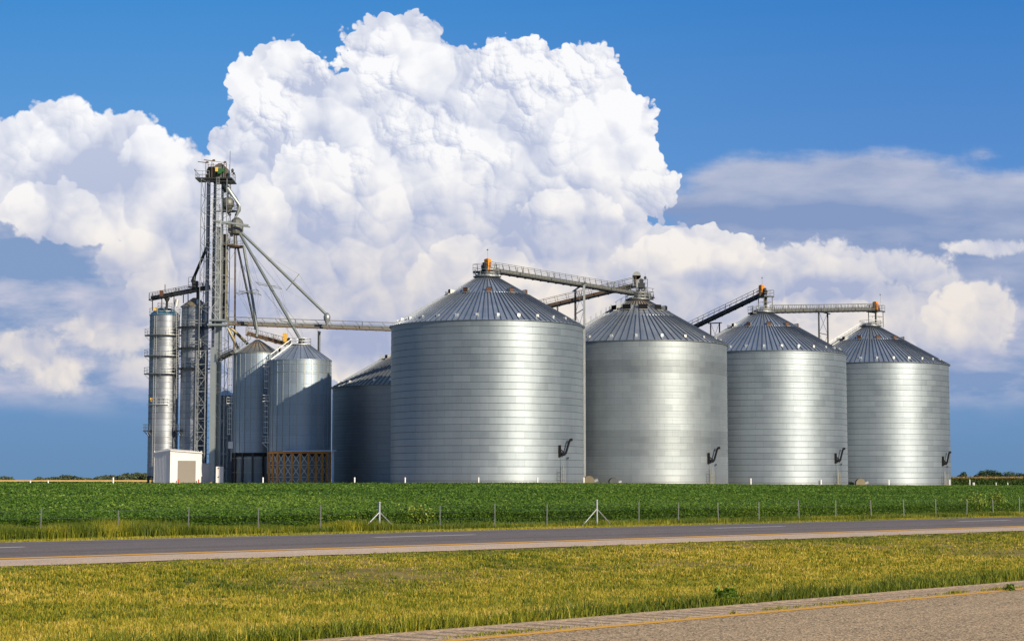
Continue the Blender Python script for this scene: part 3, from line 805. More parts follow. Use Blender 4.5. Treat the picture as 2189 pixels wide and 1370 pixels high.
# ------------------------------------------------------------ big silos
def silo(cx, cy, z0, H, label, rad=16.0, rings=24, wall='silo', roof='roof', nbig=11, nsmall=28, bigr=0.42, a_off=0.0, ladder=None, collar_h=0.5, ribs=104,
         chute=None, name='grain_silo', group='large round grain silos', seam_r=0.44, small=True, bigw=0.85, mouth='rustbrown'):
    r = thing(name, (cx, cy, z0), label, 'grain silo', group)
    B = lambda mb, nm, mt, par=r: mb.build(nm, mt, par, world=False)
    ring = H / rings
    mb = MB(); prof = []
    for i in range(rings):
        prof += [(rad + 0.0, i * ring + 0.001), (rad + 0.035, (i + 1) * ring - 0.03)]
    mb.lathe((0, 0, 0), prof, 160, hard=True); w = B(mb, 'wall', M[wall])
    # the wall shader counts rings from the object's own base
    ov, rc = 0.35, 1.75
    zr = lambda q: H + (rad + ov - q) * math.tan(R(30)) - 0.12
    mb = MB(); mb.lathe((0, 0, 0), [(rad - 0.1, H - 0.16), (rad + ov, H - 0.14), (rad + ov, zr(rad + ov)), (rad * seam_r, zr(rad * seam_r)), (rad * seam_r, zr(rad * seam_r) + 0.05), (rc, zr(rc) + 0.05)], 160, smooth=False)
    rf = B(mb, 'roof', M[roof])
    mb = MB()
    for k in range(ribs):
        a = 2 * PI * (k + 0.5) / ribs; ca, sa = math.cos(a), math.sin(a)
        r1 = rad * seam_r + 0.1 if k % 2 else rc
        mb.bar((ca * (rad + ov), sa * (rad + ov), zr(rad + ov) + 0.05), (ca * r1, sa * r1, zr(r1) + 0.09), 0.10, 0.16)
    mb.build('roof_ribs', M['rib'], rf)
    mb = MB(); mb.lathe((0, 0, 0), [(rc + 0.15, zr(rc) - 0.1), (rc + 0.15, zr(rc) + collar_h), (rc - 0.4, zr(rc) + collar_h + 0.25), (0.02, zr(rc) + collar_h + 0.3)], 40)
    B(mb, 'roof_collar', M['galv'])
    mb = MB(); mb.ringrail((0, 0, 0), rc + 0.5, zr(rc) + 0.15, 0, 2 * PI, 0.06, 28, 1.15, 12)
    mb.lathe((0, 0, 0), [(rc + 0.1, zr(rc) + 0.12), (rc + 0.62, zr(rc) + 0.12), (rc + 0.62, zr(rc) + 0.2), (rc + 0.1, zr(rc) + 0.2)], 32, smooth=False)
    B(mb, 'peak_railing', M['galv'])
    # large exhaust vents round the upper roof
    proto = None; rb = rad * bigr
    for k in range(nbig):
        a = 2 * PI * k / nbig + a_off
        if proto is None:
            mb = MB(); s_ = bigw / 1.15   # local: +x runs down the slope, hood opens outwards
            v = [(-0.9, -.5, 0.42), (-0.9, .5, 0.42), (0.45, .58, 0.62), (0.45, -.58, 0.62), (-0.9, -.5, -.1), (-0.9, .5, -.1), (0.45, .58, -.9), (0.45, -.58, -.9)]
            v = [(p[0] * min(s_, 1.1), p[1] * s_, p[2] * min(s_, .8)) for p in v]
            mb.add(v, [(0, 3, 2, 1), (0, 1, 5, 4), (1, 2, 6, 5), (0, 4, 7, 3)])
            proto = mb.build('roof_vent', M['galv'], r, world=False)
            mb = MB(); mb.box((0.42 * min(s_, 1.1), 0, -0.10 * min(s_, .8)), (0.06, 1.05 * s_, 1.2 * min(s_, .8))); q1 = mb.build('vent_mouth', M[mouth], proto, world=False)
            mb = MB(); k_ = min(s_, 1.1); mb.box((.75 * k_, 0, -.42 * k_), (.55 * k_, 1.15 * s_, .05), M=Matrix.Rotation(R(8), 3, 'Y'))
            q2 = mb.build('vent_lip', M['galv_l'], proto, world=False); o = proto
        else: o = copy_tree(proto, r)
        o.location = (math.cos(a) * rb, math.sin(a) * rb, zr(rb) + 0.15); o.rotation_euler = (0, 0, a)
    p2 = None; rs = rad * 0.93
    for k in range(nsmall if small else 0):
        a = 2 * PI * (k + 0.35) / nsmall + a_off
        if p2 is None:
            mb = MB(); mb.add([(-.26, -.2, .17), (-.26, .2, .17), (.24, .22, .2), (.24, -.22, .2), (-.26, -.2, -.1), (-.26, .2, -.1), (.24, .22, -.25), (.24, -.22, -.25)], [(0, 3, 2, 1), (0, 1, 5, 4), (1, 2, 6, 5), (0, 4, 7, 3), (3, 7, 6, 2)])
            p2 = mb.build('eave_vent', M['galv_l'], r, world=False); o = p2
        else: o = p2.copy(); col.objects.link(o); o.parent = r
        o.location = (math.cos(a) * rs, math.sin(a) * rs, zr(rs) + 0.12); o.rotation_euler = (0, 0, a)
    if ladder is not None:          # roof stair up the slope
        for a in ladder:
            ca, sa = math.cos(a), math.sin(a); p = lambda q, u, off=0: Vector((ca * q - sa * off, sa * q + ca * off, zr(q) + u))
            mb = MB()
            for off in (-.4, .4):
                mb.bar(p(rad + .3, .22, off), p(rc + .4, .22, off), 0.08); mb.bar(p(rad + .3, 1.1, off), p(rc + .4, 1.1, off), 0.05)
                n = 15
                for k in range(n + 1):
                    q = rad + .3 + (rc + .1 - rad) * k / n; mb.bar(p(q, .1, off), p(q, 1.1, off), 0.05)
            for k in range(40):
                q = rad + .3 + (rc + .1 - rad) * k / 40; mb.bar(p(q, .24, -.4), p(q, .24, .4), 0.14, 0.05)
            B(mb, 'roof_stair', M['galv'])
    if chute is not None:           # loading auger spout and its bracket, low on the wall
        a, ztop = chute; o3 = Vector((math.cos(a), math.sin(a), 0)); tg = Vector((-o3.y, o3.x, 0))   # tg: to the right as seen from the road
        c0 = o3 * (rad + 0.05)
        q = lambda u, out, z: c0 + tg * u + o3 * out + Vector((0, 0, z))
        mb = MB(); mb.box(q(0, .15, ztop - 1.9), (.34, .34, 1.9)); mb.bar(q(0, .15, ztop - 2.2), q(.75, .4, ztop - 2.2), .26); mb.bar(q(0, .15, ztop - 1.6), q(.7, .4, ztop - 2.1), .16)
        B(mb, 'bracket', M['black'])
        mb = MB(); mb.tube([q(.2, .3, ztop - 2.45), q(.7, .45, ztop - 2.5), q(1.0, .5, ztop - 2.25), q(1.75, .6, ztop - .35), q(1.95, .62, ztop - .12), q(2.3, .65, ztop - .05)], [.16, .18, .18, .18, .22, .24], 12)
        sp_ = B(mb, 'unloading_spout', M['black'])
        mb = MB(); mb.box(q(2.0, .12, ztop - 3.0), (.22, .22, .3)); mb.bar(q(2.0, .05, 0), q(2.0, .05, ztop - 3.1), .03); mb.bar(q(.2, .05, 0), q(.2, .05, ztop - 2.8), .03)
        B(mb, 'conduit', M['steel_d'])
        mb = MB(); mb.ladder(q(.55, .2, 0), q(.55, .2, 3.6), 0.45, tg, .33, .045)
        B(mb, 'ladder', M['galv'])
        mb = MB(); mb.box(q(-.15, .6, .9), (.9, .9, .08))
        for zz in (1.6, 2.3, 2.9): mb.bar(q(-.6, 1.0, zz), q(.3, 1.0, zz), .05); mb.bar(q(-.6, .1, zz), q(-.6, 1.0, zz), .05)
        for u in (-.6, .3): mb.bar(q(u, 1.0, .9), q(u, 1.0, 2.9), .07)
        B(mb, 'access_platform', M['olive'])
    r['peak'] = zr(rc) + collar_h + z0
    return r
ZS = [25.5 + CZ, 24.4 + CZ, 24.6 + CZ, 24.15 + CZ]
C = [(-4.15, 304.0), (23.0, 331.5), (49.6, 359.0), (76.1, 386.0)]
gl = [gzf(*c) - 0.05 for c in C]
def az(px, c, rad=16.0):          # wall azimuth whose point shows at photo column px
    u, _ = ray(px, 900); best = None
    for k in range(-85, 86):
        a = -PI / 2 + R(k); x, y = c[0] + rad * math.cos(a), c[1] + rad * math.sin(a)
        e = abs(x / y - u)
        if best is None or e < best[0]: best = (e, a)
    return best[1]
def zt(py, Y): return P(1094, py, Y).z
s1 = silo(*C[0], gl[0], ZS[0] - gl[0], 'largest galvanised silo, its peak carrying an orange drive, directly right of the dark shaded silo', chute=(az(1196, C[0]), zt(938, 292) - gl[0]), a_off=R(-90 + 3))
s2 = silo(*C[1], gl[1], ZS[1] - gl[1], 'duller smooth-walled silo with a rust stained peak and a stair up its roof', wall='silo_plain', roof='roof_rust', nbig=11, nsmall=21, bigr=0.30,
          ladder=[R(-172)], chute=(az(1513, C[1]), zt(957, 325) - gl[1]), a_off=R(-84), collar_h=0.35, ribs=84, seam_r=0.46, bigw=1.6, mouth='black')
s3 = silo(*C[2], gl[2], ZS[2] - gl[2], 'silo where a steep conveyor and a level conveyor meet on the roof peak', chute=(az(1783, C[2]), zt(959, 355) - gl[2]), a_off=R(-90 + 1))
s4 = silo(*C[3], gl[3], ZS[3] - gl[3], 'last silo of the row, nearest the corn field, ending the level conveyor', chute=(az(2013, C[3]), zt(967, 385) - gl[3]), a_off=R(-88), ladder=[R(196)])
c5 = (-18.0, 346.0)
s5 = silo(*c5, gzf(*c5), zt(820, 330) - gzf(*c5), 'shaded dark silo half hidden behind the largest silo', wall='silo_dark', roof='roof_tan', rings=17, a_off=R(-110), group='large round grain silos')
PK = [Vector((c[0], c[1], s['peak'])) for c, s in zip(C + [c5], (s1, s2, s3, s4, s5))]
zb = Vector((0, 0, 1))

# ------------------------------------------------------------ conveyors
def conveyor(a, b, label, mats=('truss', 'steel_d'), w=1.0, hgt=1.5, drive=None, head=None, tail=None, pitch=1.55, group='conveyors between the silos', slant=0.45, cover=True):
    """a, b: bottom centre line ends. trough + catwalk with a lattice handrail on both sides"""
    a, b = Vector(a), Vector(b); r = thing('conveyor', a.lerp(b, 0.5), label, 'conveyor', group)
    d = (b - a).normalized(); sd = d.cross(zb).normalized(); L = (b - a).length
    mb = MB(); mb.bar(a - sd * .32 + zb * .42, b - sd * .32 + zb * .42, .55, .62); o = mb.build('trough', M[mats[0]], r)
    mb = MB(); mb.bar(a + sd * .3 + zb * .06, b + sd * .3 + zb * .06, .75, .07); mb.bar(a - sd * .62, b - sd * .62, .12, .22); mb.bar(a + sd * .68, b + sd * .68, .12, .22)
    n = max(2, round(L / 1.9))
    for k in range(n + 1):
        q = a.lerp(b, k / n); mb.bar(q - sd * .75 - zb * .12, q + sd * .85 - zb * .12, .14)
    mb.build('walkway', M[mats[1]], r)
    mb = MB(); n = max(2, round(L / pitch))
    for s_ in (-.68, .70):
        for hh in (hgt, hgt * .62, hgt * .3): mb.bar(a + sd * s_ + zb * hh, b + sd * s_ + zb * hh, .07 if hh == hgt else .045)
        for k in range(n + 1):
            q = a.lerp(b, k / n); q2 = q - d * min(slant, (q - a).length)
            mb.bar(q + sd * s_, q2 + sd * s_ + zb * hgt, .055)
        for k in range(0, n + 1, 5): q = a.lerp(b, k / n); mb.bar(q + sd * s_, q + sd * s_ + zb * hgt, .12)
    mb.build('truss_railing', M[mats[0]], r)
    for end, dd, spec in ((a, -1, drive if drive and drive[0] == 'a' else None), (b, 1, drive if drive and drive[0] == 'b' else None)):
        if spec:
            mt, hh = spec[1], spec[2]; dh = Vector((d.x, d.y, 0)).normalized()
            mb = MB(); mb.box(end + zb * (hh * .5 + .15) - sd * .05, (.75, .95, hh), math.atan2(dh.y, dh.x)); mb.lathe(end + zb * (hh + .15) - sd * .05, [(.36, 0), (.34, .08), (.01, .14)], 14)
            mb.build('drive_guard', M[mt], r)
            mb = MB(); e = end + dh * dd * .75; mb.tube([e + zb * .75 - sd * .55, e + zb * .75 + sd * .25], .36, 14); mb.box(e + zb * .35, (.7, .8, .5), math.atan2(dh.y, dh.x)); mb.tube([e + zb * 1.25 - sd * .35, e + zb * 1.25 + sd * .1], .24, 12)
            mb.build('drive_motor', M['steel_d'], r)
            mb = MB(); mb.bar(e + sd * .7 + zb * hgt, e + sd * .7 + zb * (hgt + 1.9), .04); mb.ball(e + sd * .7 + zb * (hgt + 1.95), .13); mb.bar(e + sd * .7 + zb * (hgt + 1.9), e + sd * .7 + zb * (hgt + 1.9) - d * .25, .05)
            mb.build('lamp_mast', M['truss'], r)
    return r
def platform(c, lx, ly, rz, down, label, mat='truss', legs=True, spout=True, group='conveyor landings on the roof peaks', dark=True):
    """railed landing on four posts with a drop spout"""
    c = Vector(c); r = thing('landing', (c.x, c.y, c.z - down), label, 'platform', group)
    Rm = Matrix.Rotation(rz, 3, 'Z'); q = lambda x, y, z=0: c + Rm @ Vector((x * lx / 2, y * ly / 2, 0)) + zb * z
    mb = MB(); mb.box(c - zb * .08, (lx, ly, .12), rz)
    for y in (-1, 1): mb.bar(q(-1, y, -.2), q(1, y, -.2), .14, .2)
    mb.build('deck', M['steel_d' if dark else mat], r)
    mb = MB(); mb.rail([q(-1, -1), q(1, -1), q(1, 1), q(-1, 1), q(-1, -1)], 1.15, .06, 1.0); mb.build('railing', M[mat], r)
    if legs:
        for x in (-.85, .85):
            for y in (-.75, .75):
                mb = MB(); mb.bar(q(x, y, -.1), q(x, y, -down), .16); o = mb.build('leg', M[mat], r)
                mb = MB(); mb.bar(q(x, y, -.9), q(x * .5, y, -.15), .1); mb.build('knee_brace', M[mat], o)
        mb = MB()
        for z in (-down * .35, -down * .7):
            for x in (-.85, .85): mb.bar(q(x, -.75, z), q(x, .75, z), .06)
            mb.bar(q(-.85, -.75, z), q(.85, -.75, z), .06)
        if down > 2.2: mb.build('cross_bars', M[mat], r)
    if spout:
        mb = MB(); mb.tube([q(0, 0, -.15), q(0, 0, -.6), q(0, 0, -down)], [.38, .22, .22], 12); mb.build('drop_spout', M['steel_d'], r)
    return r
def support(pa, pb, ztop, z0, label, name='support_tower', w=.34, braces=(3,), mat='galv', group='towers holding up conveyors', tie=2.9, maxz=None, matb=None):
    """two-post frame with rungs and thin X rods"""
    pa, pb = Vector((*pa, 0)), Vector((*pb, 0)); r = thing(name, ((pa.x + pb.x) / 2, (pa.y + pb.y) / 2, z0), label, 'support tower', group)
    for p, mm in ((pa, matb or mat), (pb, mat)):
        mb = MB(); mb.bar(p + zb * z0, p + zb * ztop, w); mb.build('post', M[mm], r)
    mb = MB(); mb.bar(pa + zb * (ztop - .05) - (pb - pa) * .25, pb + zb * (ztop - .05) + (pb - pa) * .25, .3, .2)
    n = max(1, round((ztop - z0) / (tie * 1.6))); h = (ztop - z0) / n
    for k in range(n):
        za, z1 = z0 + k * h, z0 + (k + 1) * h
        mb.bar(pa + zb * z1, pb + zb * z1, .12); mb.bar(pa + zb * za, pb + zb * z1, .05); mb.bar(pb + zb * za, pa + zb * z1, .05)
    mb.build('bracing', M[mat], r); return r

# silo 1 -> silo 2, sloping down
a = P(1043, 580, 304.0); b = P(1392, 636, 333.5)
conveyor(a, b, 'long conveyor sloping down from the largest silo to the rust stained silo', drive=('a', 'orange', 1.9), hgt=1.55)
ang12 = math.atan2(b.y - a.y, b.x - a.x)
platform(P(1039, 580, 304.0), 3.2, 3.0, ang12, P(1039, 580, 304).z - PK[0].z + .6, 'railed landing holding the orange drive on the largest silo', 'truss')
platform(P(1377, 638, 333.0), 2.6, 2.2, ang12, 0.5, 'low railed landing at the lower end of the long sloping conveyor', 'truss', legs=False, spout=False)
# behind: silo 5 -> silo 2
a2 = PK[4] + zb * 0.5; b2 = P(1362, 612, 330.0)
conveyor(a2, b2, 'dark weathered conveyor rising behind the largest silo to the rust stained silo', mats=('rusty', 'steel_d'), pitch=2.2, hgt=1.7)
r = thing('drive_head', b2, 'grey rounded conveyor drive head with a cluttered railed landing above the rust stained peak', 'conveyor drive')
mb = MB(); p0 = P(1361, 614, 330)
mb.box(p0 + zb * 1.0, (1.5, .9, 2.2)); mb.tube([p0 + zb * 2.1 - Vector((0, .45, 0)), p0 + zb * 2.1 + Vector((0, .45, 0))], .75, 16); mb.build('head_housing', M['galv'], r)
mb = MB(); p1 = P(1371, 616, 330); mb.tube([p1 + Vector((0, -.5, 1.3)), p1 + Vector((0, .4, 1.3))], .4, 12); mb.box(p1 + zb * .5, (1.2, 1.0, .9)); mb.tube([p1 + Vector((.7, -.3, 1.9)), p1 + Vector((.7, .3, 1.9))], .25, 10); mb.bar(p1 + Vector((-.2, 0, .8)), p1 + Vector((-.9, 0, -2.4)), .35); mb.bar(p1 + Vector((.7, 0, .2)), p1 + Vector((-.1, 0, -2.2)), .22); mb.build('drive_motor', M['steel_d'], r)
mb = MB(); q = lambda px, py, dy=0: P(px, py, 330 + dy)
mb.rail([q(1366, 618), q(1384, 614), q(1384, 614, 2.2), q(1366, 618, 2.2)], 1.5, .08, .8); mb.bar(q(1366, 618), q(1384, 614), .2); mb.bar(q(1379, 614), q(1379, 584), .06)
for px in (1368, 1374, 1380): mb.bar(q(px, 616), q(px, 640), .14)
mb.rail([q(1352, 636), q(1374, 640)], 1.1, .08, .7)
mb.build('landing_rail', M['truss'], r)
# supports
gy_ = lambda p: gzf(p[0], p[1])
pa, pb = P(1231, 1000, 326.5).xy, P(1250, 1000, 316.0).xy
support(pa, pb, P(1240, 612, 321).z, gzf(*pb) - .1, 'tall light post tower in the gap between the two biggest silos', mat='galv', matb='steel_d', w=.38)
pa, pb = P(1179, 1000, 343).xy, P(1193, 1000, 341).xy
support(pa, pb, P(1186, 648, 342).z, gzf(*pb), 'post tower mostly hidden behind the largest silo roof', mat='steel_d', w=.25)
# steep conveyor to silo 3
a3 = P(1440, 722, 376.0); b3 = P(1628, 632, 359.5)
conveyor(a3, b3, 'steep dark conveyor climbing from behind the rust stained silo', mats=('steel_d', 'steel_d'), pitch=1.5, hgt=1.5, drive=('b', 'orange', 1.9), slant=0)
ang3 = math.atan2(b3.y - a3.y, b3.x - a3.x)
platform(P(1636, 633, 359.2), 2.4, 2.4, 0.5, P(1636, 633, 359.2).z - PK[2].z + .6, 'upper railed landing under the drive of the steep conveyor', 'truss')
platform(P(1617, 668, 358.5), 2.6, 2.2, 0.3, .6, 'small square landing on the left of the peak where two conveyors meet', 'truss', legs=False, spout=False)
pa, pb = P(1522, 1000, 368).xy, P(1541, 1000, 367).xy
support(pa, pb, P(1532, 690, 367.5).z, gzf(*pb), 'short visible tower under the steep conveyor', mat='steel_d', w=.25)
# level conveyor to silo 4
a4 = P(1640, 668.5, 359.5); b4 = P(1872, 664, 385.5)
conveyor(a4, b4, 'level conveyor joining the last two silos of the row', drive=('b', 'orange', 1.7), pitch=1.2, hgt=1.45)
platform(P(1872, 664.5, 385.8), 3.0, 2.6, math.atan2(26, 26), P(1872, 664.5, 385.8).z - PK[3].z + .6, 'railed landing with the orange drive above the last silo', 'truss')
pa, pb = P(1755, 1000, 371.5).xy, P(1774, 1000, 376.5).xy
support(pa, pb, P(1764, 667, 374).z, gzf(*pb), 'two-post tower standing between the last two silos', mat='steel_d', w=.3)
# long conveyor from the elevator to the shaded silo
a6 = P(487, 694, 342.0); b6 = P(888, 708, 346.0)
conveyor(a6, b6, 'long nearly level weathered conveyor from the elevator tower to the shaded silo', mats=('truss', 'rusty'), pitch=2.6, hgt=1.45, slant=1.3)
pa, pb = P(678, 1000, 343.8).xy, P(681, 1000, 345.5).xy
support(pa, pb, P(678, 705, 341).z, gzf(*pb), 'slim tower behind the brown-legged bin under the long level conveyor', mat='galv', matb='steel_d', w=.26)
# rusty short conveyor
a7 = P(528, 716, 353.0); b7 = P(609, 738, 352.0)
conveyor(a7, b7, 'short rusty conveyor with a yellow drive guard behind the two hopper bins', mats=('rusty', 'rusty'), pitch=1.1, hgt=1.5, drive=('b', 'yellow', 2.1))
r = thing('drop_pipe', P(598, 745, 352), 'short brown drop pipe under the rusty conveyor', 'pipe')
mb = MB(); mb.tube([P(598, 742, 352), P(598, 770, 352), P(598, 1000, 352)], .3, 10); mb.build('pipe', M['rusty'], r)
# aeration fans
def fan(px, Y, rz, label, mat, s=1.0):
    p = P(px, 1000, Y); z0 = gzf(p.x, p.y) + .75; r = thing('aeration_fan', (p.x, p.y, gzf(p.x, p.y)), label, 'fan', 'aeration fans at the silo bases', rz)
    mb = MB(); mb.lathe((0, 0, 0), [(0.02, -.45), (0.95, -.45), (1.0, -.4), (1.0, .4), (0.95, .45), (0.02, .45)], 20, hard=True)
    mb.v = [(x, z, y + 1.05 * 1) for x, y, z in mb.v]; r1 = mb.build('housing', M[mat], r, world=False)
    mb = MB(); mb.tube([(.9, 0, 1.0), (1.6, 0, 1.25)], [.42, .50], 16, caps=False); mb.tube([(.95, 0, 1.02), (1.0, 0, 1.04)], .42, 16); mb.build('inlet', M['galv'], r, world=False)
    mb = MB(); mb.tube([(1.25, 0, 1.13), (1.28, 0, 1.14)], .44, 16); mb.build('inlet_opening', M['rustbrown'], r, world=False)
    mb = MB(); mb.box((0, 0, .1), (1.6, 1.0, .2)); mb.bar((-.6, 0, .1), (-.3, 0, 1), .15); mb.bar((.6, 0, .1), (.3, 0, 1), .15); mb.build('base_frame', M['black'], r, world=False)
    r.scale = (s, s, s); return r
fan(1258, 314, R(8), 'tan and grey aeration fan beside the light tower post', 'fan', 1.0)
fan(1311, 311, R(14), 'dark aeration fan before the rust stained silo', 'steel_d', 0.85)
fan(1818, 366, R(20), 'small dark aeration fan touching the third silo of the row', 'steel_d', .7)
fan(1838, 364, R(8), 'pale green-grey aeration fan between the last two silos', 'fan', 1.0)
# ------------------------------------------------------------ elevator complex on the left
Yt = 342.0
q = lambda px, py, dy=0.0: P(px, py, Yt + dy)
G0 = .3
def vtube(mb, px, y0, y1, r, dy=0., n=12): mb.tube([q(px, y1, dy), q(px, y0, dy)], r, n)
tw = thing('elevator_tower', (q(457, 1030).x, Yt, G0), 'tall lattice grain elevator tower with dark legs and a railed head platform', 'grain elevator')
def vx(px): return q(px, 700).x
ztop = q(460, 386).z
def lattice(mb, x0, x1, y0, y1, z0, z1, bay, w=.13, wb=.06):
    cs = [(x0, y0), (x1, y0), (x1, y1), (x0, y1)]
    for x, y in cs: mb.bar((x, y, z0), (x, y, z1), w)
    n = max(1, round((z1 - z0) / bay)); h = (z1 - z0) / n
    for k in range(n):
        za, zc = z0 + k * h, z0 + (k + 1) * h
        for i in range(4):
            (xa, ya), (xb, yb) = cs[i], cs[(i + 1) % 4]
            mb.bar((xa, ya, zc), (xb, yb, zc), wb)
            if (k + i) % 2: mb.bar((xa, ya, za), (xb, yb, zc), wb)
            else: mb.bar((xb, yb, za), (xa, ya, zc), wb)
mb = MB(); lattice(mb, vx(430), vx(485), Yt - 2.2, Yt + 2.2, G0, ztop, 3.1); mb.build('outer_lattice', M['galv'], tw)
mb = MB(); lattice(mb, vx(427), vx(447), Yt - 3.3, Yt - 1.6, G0, zt(752, Yt), 2.6, .16, .08); mb.build('lower_lattice', M['galv'], tw)
mb = MB(); lattice(mb, vx(455), vx(474), Yt - 2.6, Yt - 1.2, zt(690, Yt), zt(430, Yt), 2.4, .11, .06); mb.build('ladder_lattice', M['galv_l'], tw)
for px, w_, mt, yt, yb, dy in ((444.5, .62, 'navy', 390, 1030, -1.5), (458, .5, 'navy', 390, 1030, -1.2), (471, .42, 'navy', 390, 495, .4), (463, 1.0, 'casing', 745, 1030, -2.95)):
    mb = MB(); x = vx(px); mb.box((x, Yt + dy, (zt(yt, Yt) + zt(yb, Yt)) / 2), (w_, w_ * 1.2, zt(yt, Yt) - zt(yb, Yt))); mb.build('leg_casing', M[mt], tw)
mb = MB(); mb.box((vx(468), Yt - .3, (zt(487, Yt) + G0) / 2), (1.15, 1.0, zt(487, Yt) - G0))
for k in range(14): mb.box((vx(468), Yt - .3, G0 + 3.2 * k + 1), (1.2, 1.05, .09))
mb.build('leg_casing', M['casing'], tw)
mb = MB(); mb.box((vx(477.5), Yt + .6, (zt(500, Yt) + zt(688, Yt)) / 2), (.5, .8, zt(500, Yt) - zt(688, Yt))); mb.build('leg_casing', M['black'], tw)
mb = MB(); mb.box((vx(482.5), Yt + .4, (zt(500, Yt) + zt(688, Yt)) / 2), (.34, .8, zt(500, Yt) - zt(688, Yt))); mb.build('leg_casing', M['olive'], tw)
mb = MB(); mb.ladder((vx(466), Yt - 2.5, zt(690, Yt)), (vx(466), Yt - 2.5, ztop), .5, (1, 0, 0), .4, .06); mb.cage((vx(466), Yt - 2.5, zt(560, Yt)), (vx(466), Yt - 2.5, ztop), (0, -1, 0), .38, 1.0); mb.build('caged_ladder', M['galv'], tw)
# head platform
mb = MB(); x0, x1 = vx(417), vx(495)
mb.box(((x0 + x1) / 2, Yt, zt(385, Yt)), (x1 - x0, 4.6, .22)); mb.box((vx(476), Yt - .4, zt(391, Yt)), (vx(499) - vx(452), 3.4, .2))
mb.bar((x0, Yt - 2.2, zt(385, Yt)), (vx(432), Yt - 2.2, zt(392, Yt)), .2)
mb.build('head_platform', M['steel_d'], tw)
mb = MB(); z_ = zt(384, Yt)
mb.rail([(x0, Yt - 2.3, z_), (vx(447), Yt - 2.3, z_)], 1.25, .07, 1.1); mb.rail([(x0, Yt - 2.3, z_), (x0, Yt + 2.3, z_), (x1, Yt + 2.3, z_), (x1, Yt - 2.3, z_)], 1.25, .06, 1.2)
mb.ball((x0, Yt - 2.3, z_ + 1.45), .2, 8)
mb.build('platform_railing', M['galv'], tw)
mb = MB(); x = vx(468); z_ = zt(382, Yt)
prof = [(-2.1, 0), (-2.1, 1.3), (-1.5, 2.1), (-.4, 2.75), (.3, 2.75), (1.6, 1.7), (2.0, 0)]
vs = [(x + a * .88, Yt + s * 1.0, z_ + b) for s in (-1, 1) for a, b in prof]; n = len(prof)
mb.add(vs, [tuple(range(n)), tuple(range(2 * n - 1, n - 1, -1))] + [(i, i + n, (i + 1) % n + n, (i + 1) % n) for i in range(n)])
mb.build('head_housing', M['truss'], tw)
mb = MB(); x = vx(450); mb.tube([(x, Yt - 1.5, z_ + 1.1), (x, Yt + .2, z_ + 1.1)], .95, 18); mb.box((x - .1, Yt - .8, z_ + .3), (1.7, 1.7, .6)); mb.build('drive_pulley', M['black'], tw)
mb = MB(); mb.box((vx(468), Yt - 1.25, z_ + 1.35), (1.7, .5, .6)); mb.tube([(vx(464), Yt - 1.6, z_ + .8), (vx(472), Yt - 1.6, z_ + .8)], .3, 12); mb.build('motor', M['green'], tw)
mb = MB(); mb.box((vx(461), Yt - 1.35, z_ + 1.5), (.5, .5, .8)); mb.build('motor_guard', M['yellow'], tw)
mb = MB()                        # davit frames above the head
for px, yt, dy in ((440, 349, -2.0), (445, 352, .4), (453, 345, -1.6), (456, 350, 1.0), (479, 349, -1.4), (484, 350, -1.0), (484, 350, 1.4)):
    mb.bar(q(px, 383, dy), q(px, yt - 1, dy), .11)
mb.bar(q(423, 346, -2), q(444, 348.5, -2), .14); mb.bar(q(436, 342, -1.6), q(458, 345, -1.6), .14); mb.bar(q(458, 345, -1.6), q(484, 349, -1.4), .08)
mb.bar(q(443, 352, -1.6), q(484, 352, -1.4), .07); mb.bar(q(443, 360, -1.8), q(454, 352, -1.8), .06)
for px, yy, dy in ((443, 347, -2), (457, 343, -1.6), (481, 347, -1.4)): mb.box(q(px, yy, dy), (.45, .45, .3))
mb.build('davit_frame', M['rusty'], tw)
mb = MB(); mb.bar(q(491, 384, -2.2), q(492, 323, -2.2), .07); mb.bar(q(489, 384, -2.2), q(490, 352, -2.2), .04); mb.build('antenna', M['steel_d'], tw)
mb = MB(); mb.bar(q(490, 374, -2.2), q(498, 366, -2.2), .06); mb.ball(q(497, 365, -2.2), .26, 8, 1.5); mb.ball(q(500, 371, -2.2), .22, 8); mb.build('dish_antenna', M['steel_d'], tw)
# discharge duct, cleaner, distributor
mb = MB(); mb.tube([q(478, 392, .3), q(484, 400, .3), q(492, 411, .3), q(503, 424, .3), q(511, 440, .3), q(511, 450, .3), q(505, 460, .3), q(503, 466, .3)], [.45, .5, .45, .36, .36, .36, .32, .3], 10); mb.build('discharge_duct', M['casing'], tw)
mb = MB(); mb.tube([q(476, 396, .8), q(482, 412, .8)], .25, 8); mb.lathe(q(487, 452, .8), [(.1, 0), (.7, .4), (1.15, 1.0), (1.2, 2.0), (.8, 2.5), (.3, 2.7), (.02, 2.75)], 18); mb.tube([q(487, 424, .8), q(487, 410, .8)], .16, 8)
mb.tube([q(487, 452, .8), q(492, 460, .6)], .3, 8); mb.build('grain_cleaner', M['truss'], tw)
mb = MB(); mb.lathe(q(487, 451, .8), [(.9, -.1), (1.75, -.1), (1.75, .02), (.9, .02)], 20, smooth=False); mb.ringrail(q(487, 451, .8), 1.7, 0, 0, 2 * PI, .06, 18, 1.1, 10); mb.box(q(472, 452, .5), (2.4, 1.6, .12)); mb.build('cleaner_platform', M['steel_d'], tw)
mb = MB(); mb.lathe(q(506, 500, .2), [(.4, -.3), (1.1, 0), (1.25, .5), (1.25, 2.0), (1.0, 2.6), (.4, 3.1), (.02, 3.2)], 12, smooth=False); mb.box(q(493, 486, .2), (.8, 1.4, 2.2)); mb.build('distributor', M['truss'], tw)
mb = MB(); a, b = q(455, 472, -2.4), q(531, 482, -2.0); mb.bar(a, b, .5, .32); mb.bar(a + Vector((0, 2.2, 0)), b + Vector((0, 2.2, 0)), .4, .25); mb.build('outrigger_beam', M['casing'], tw)
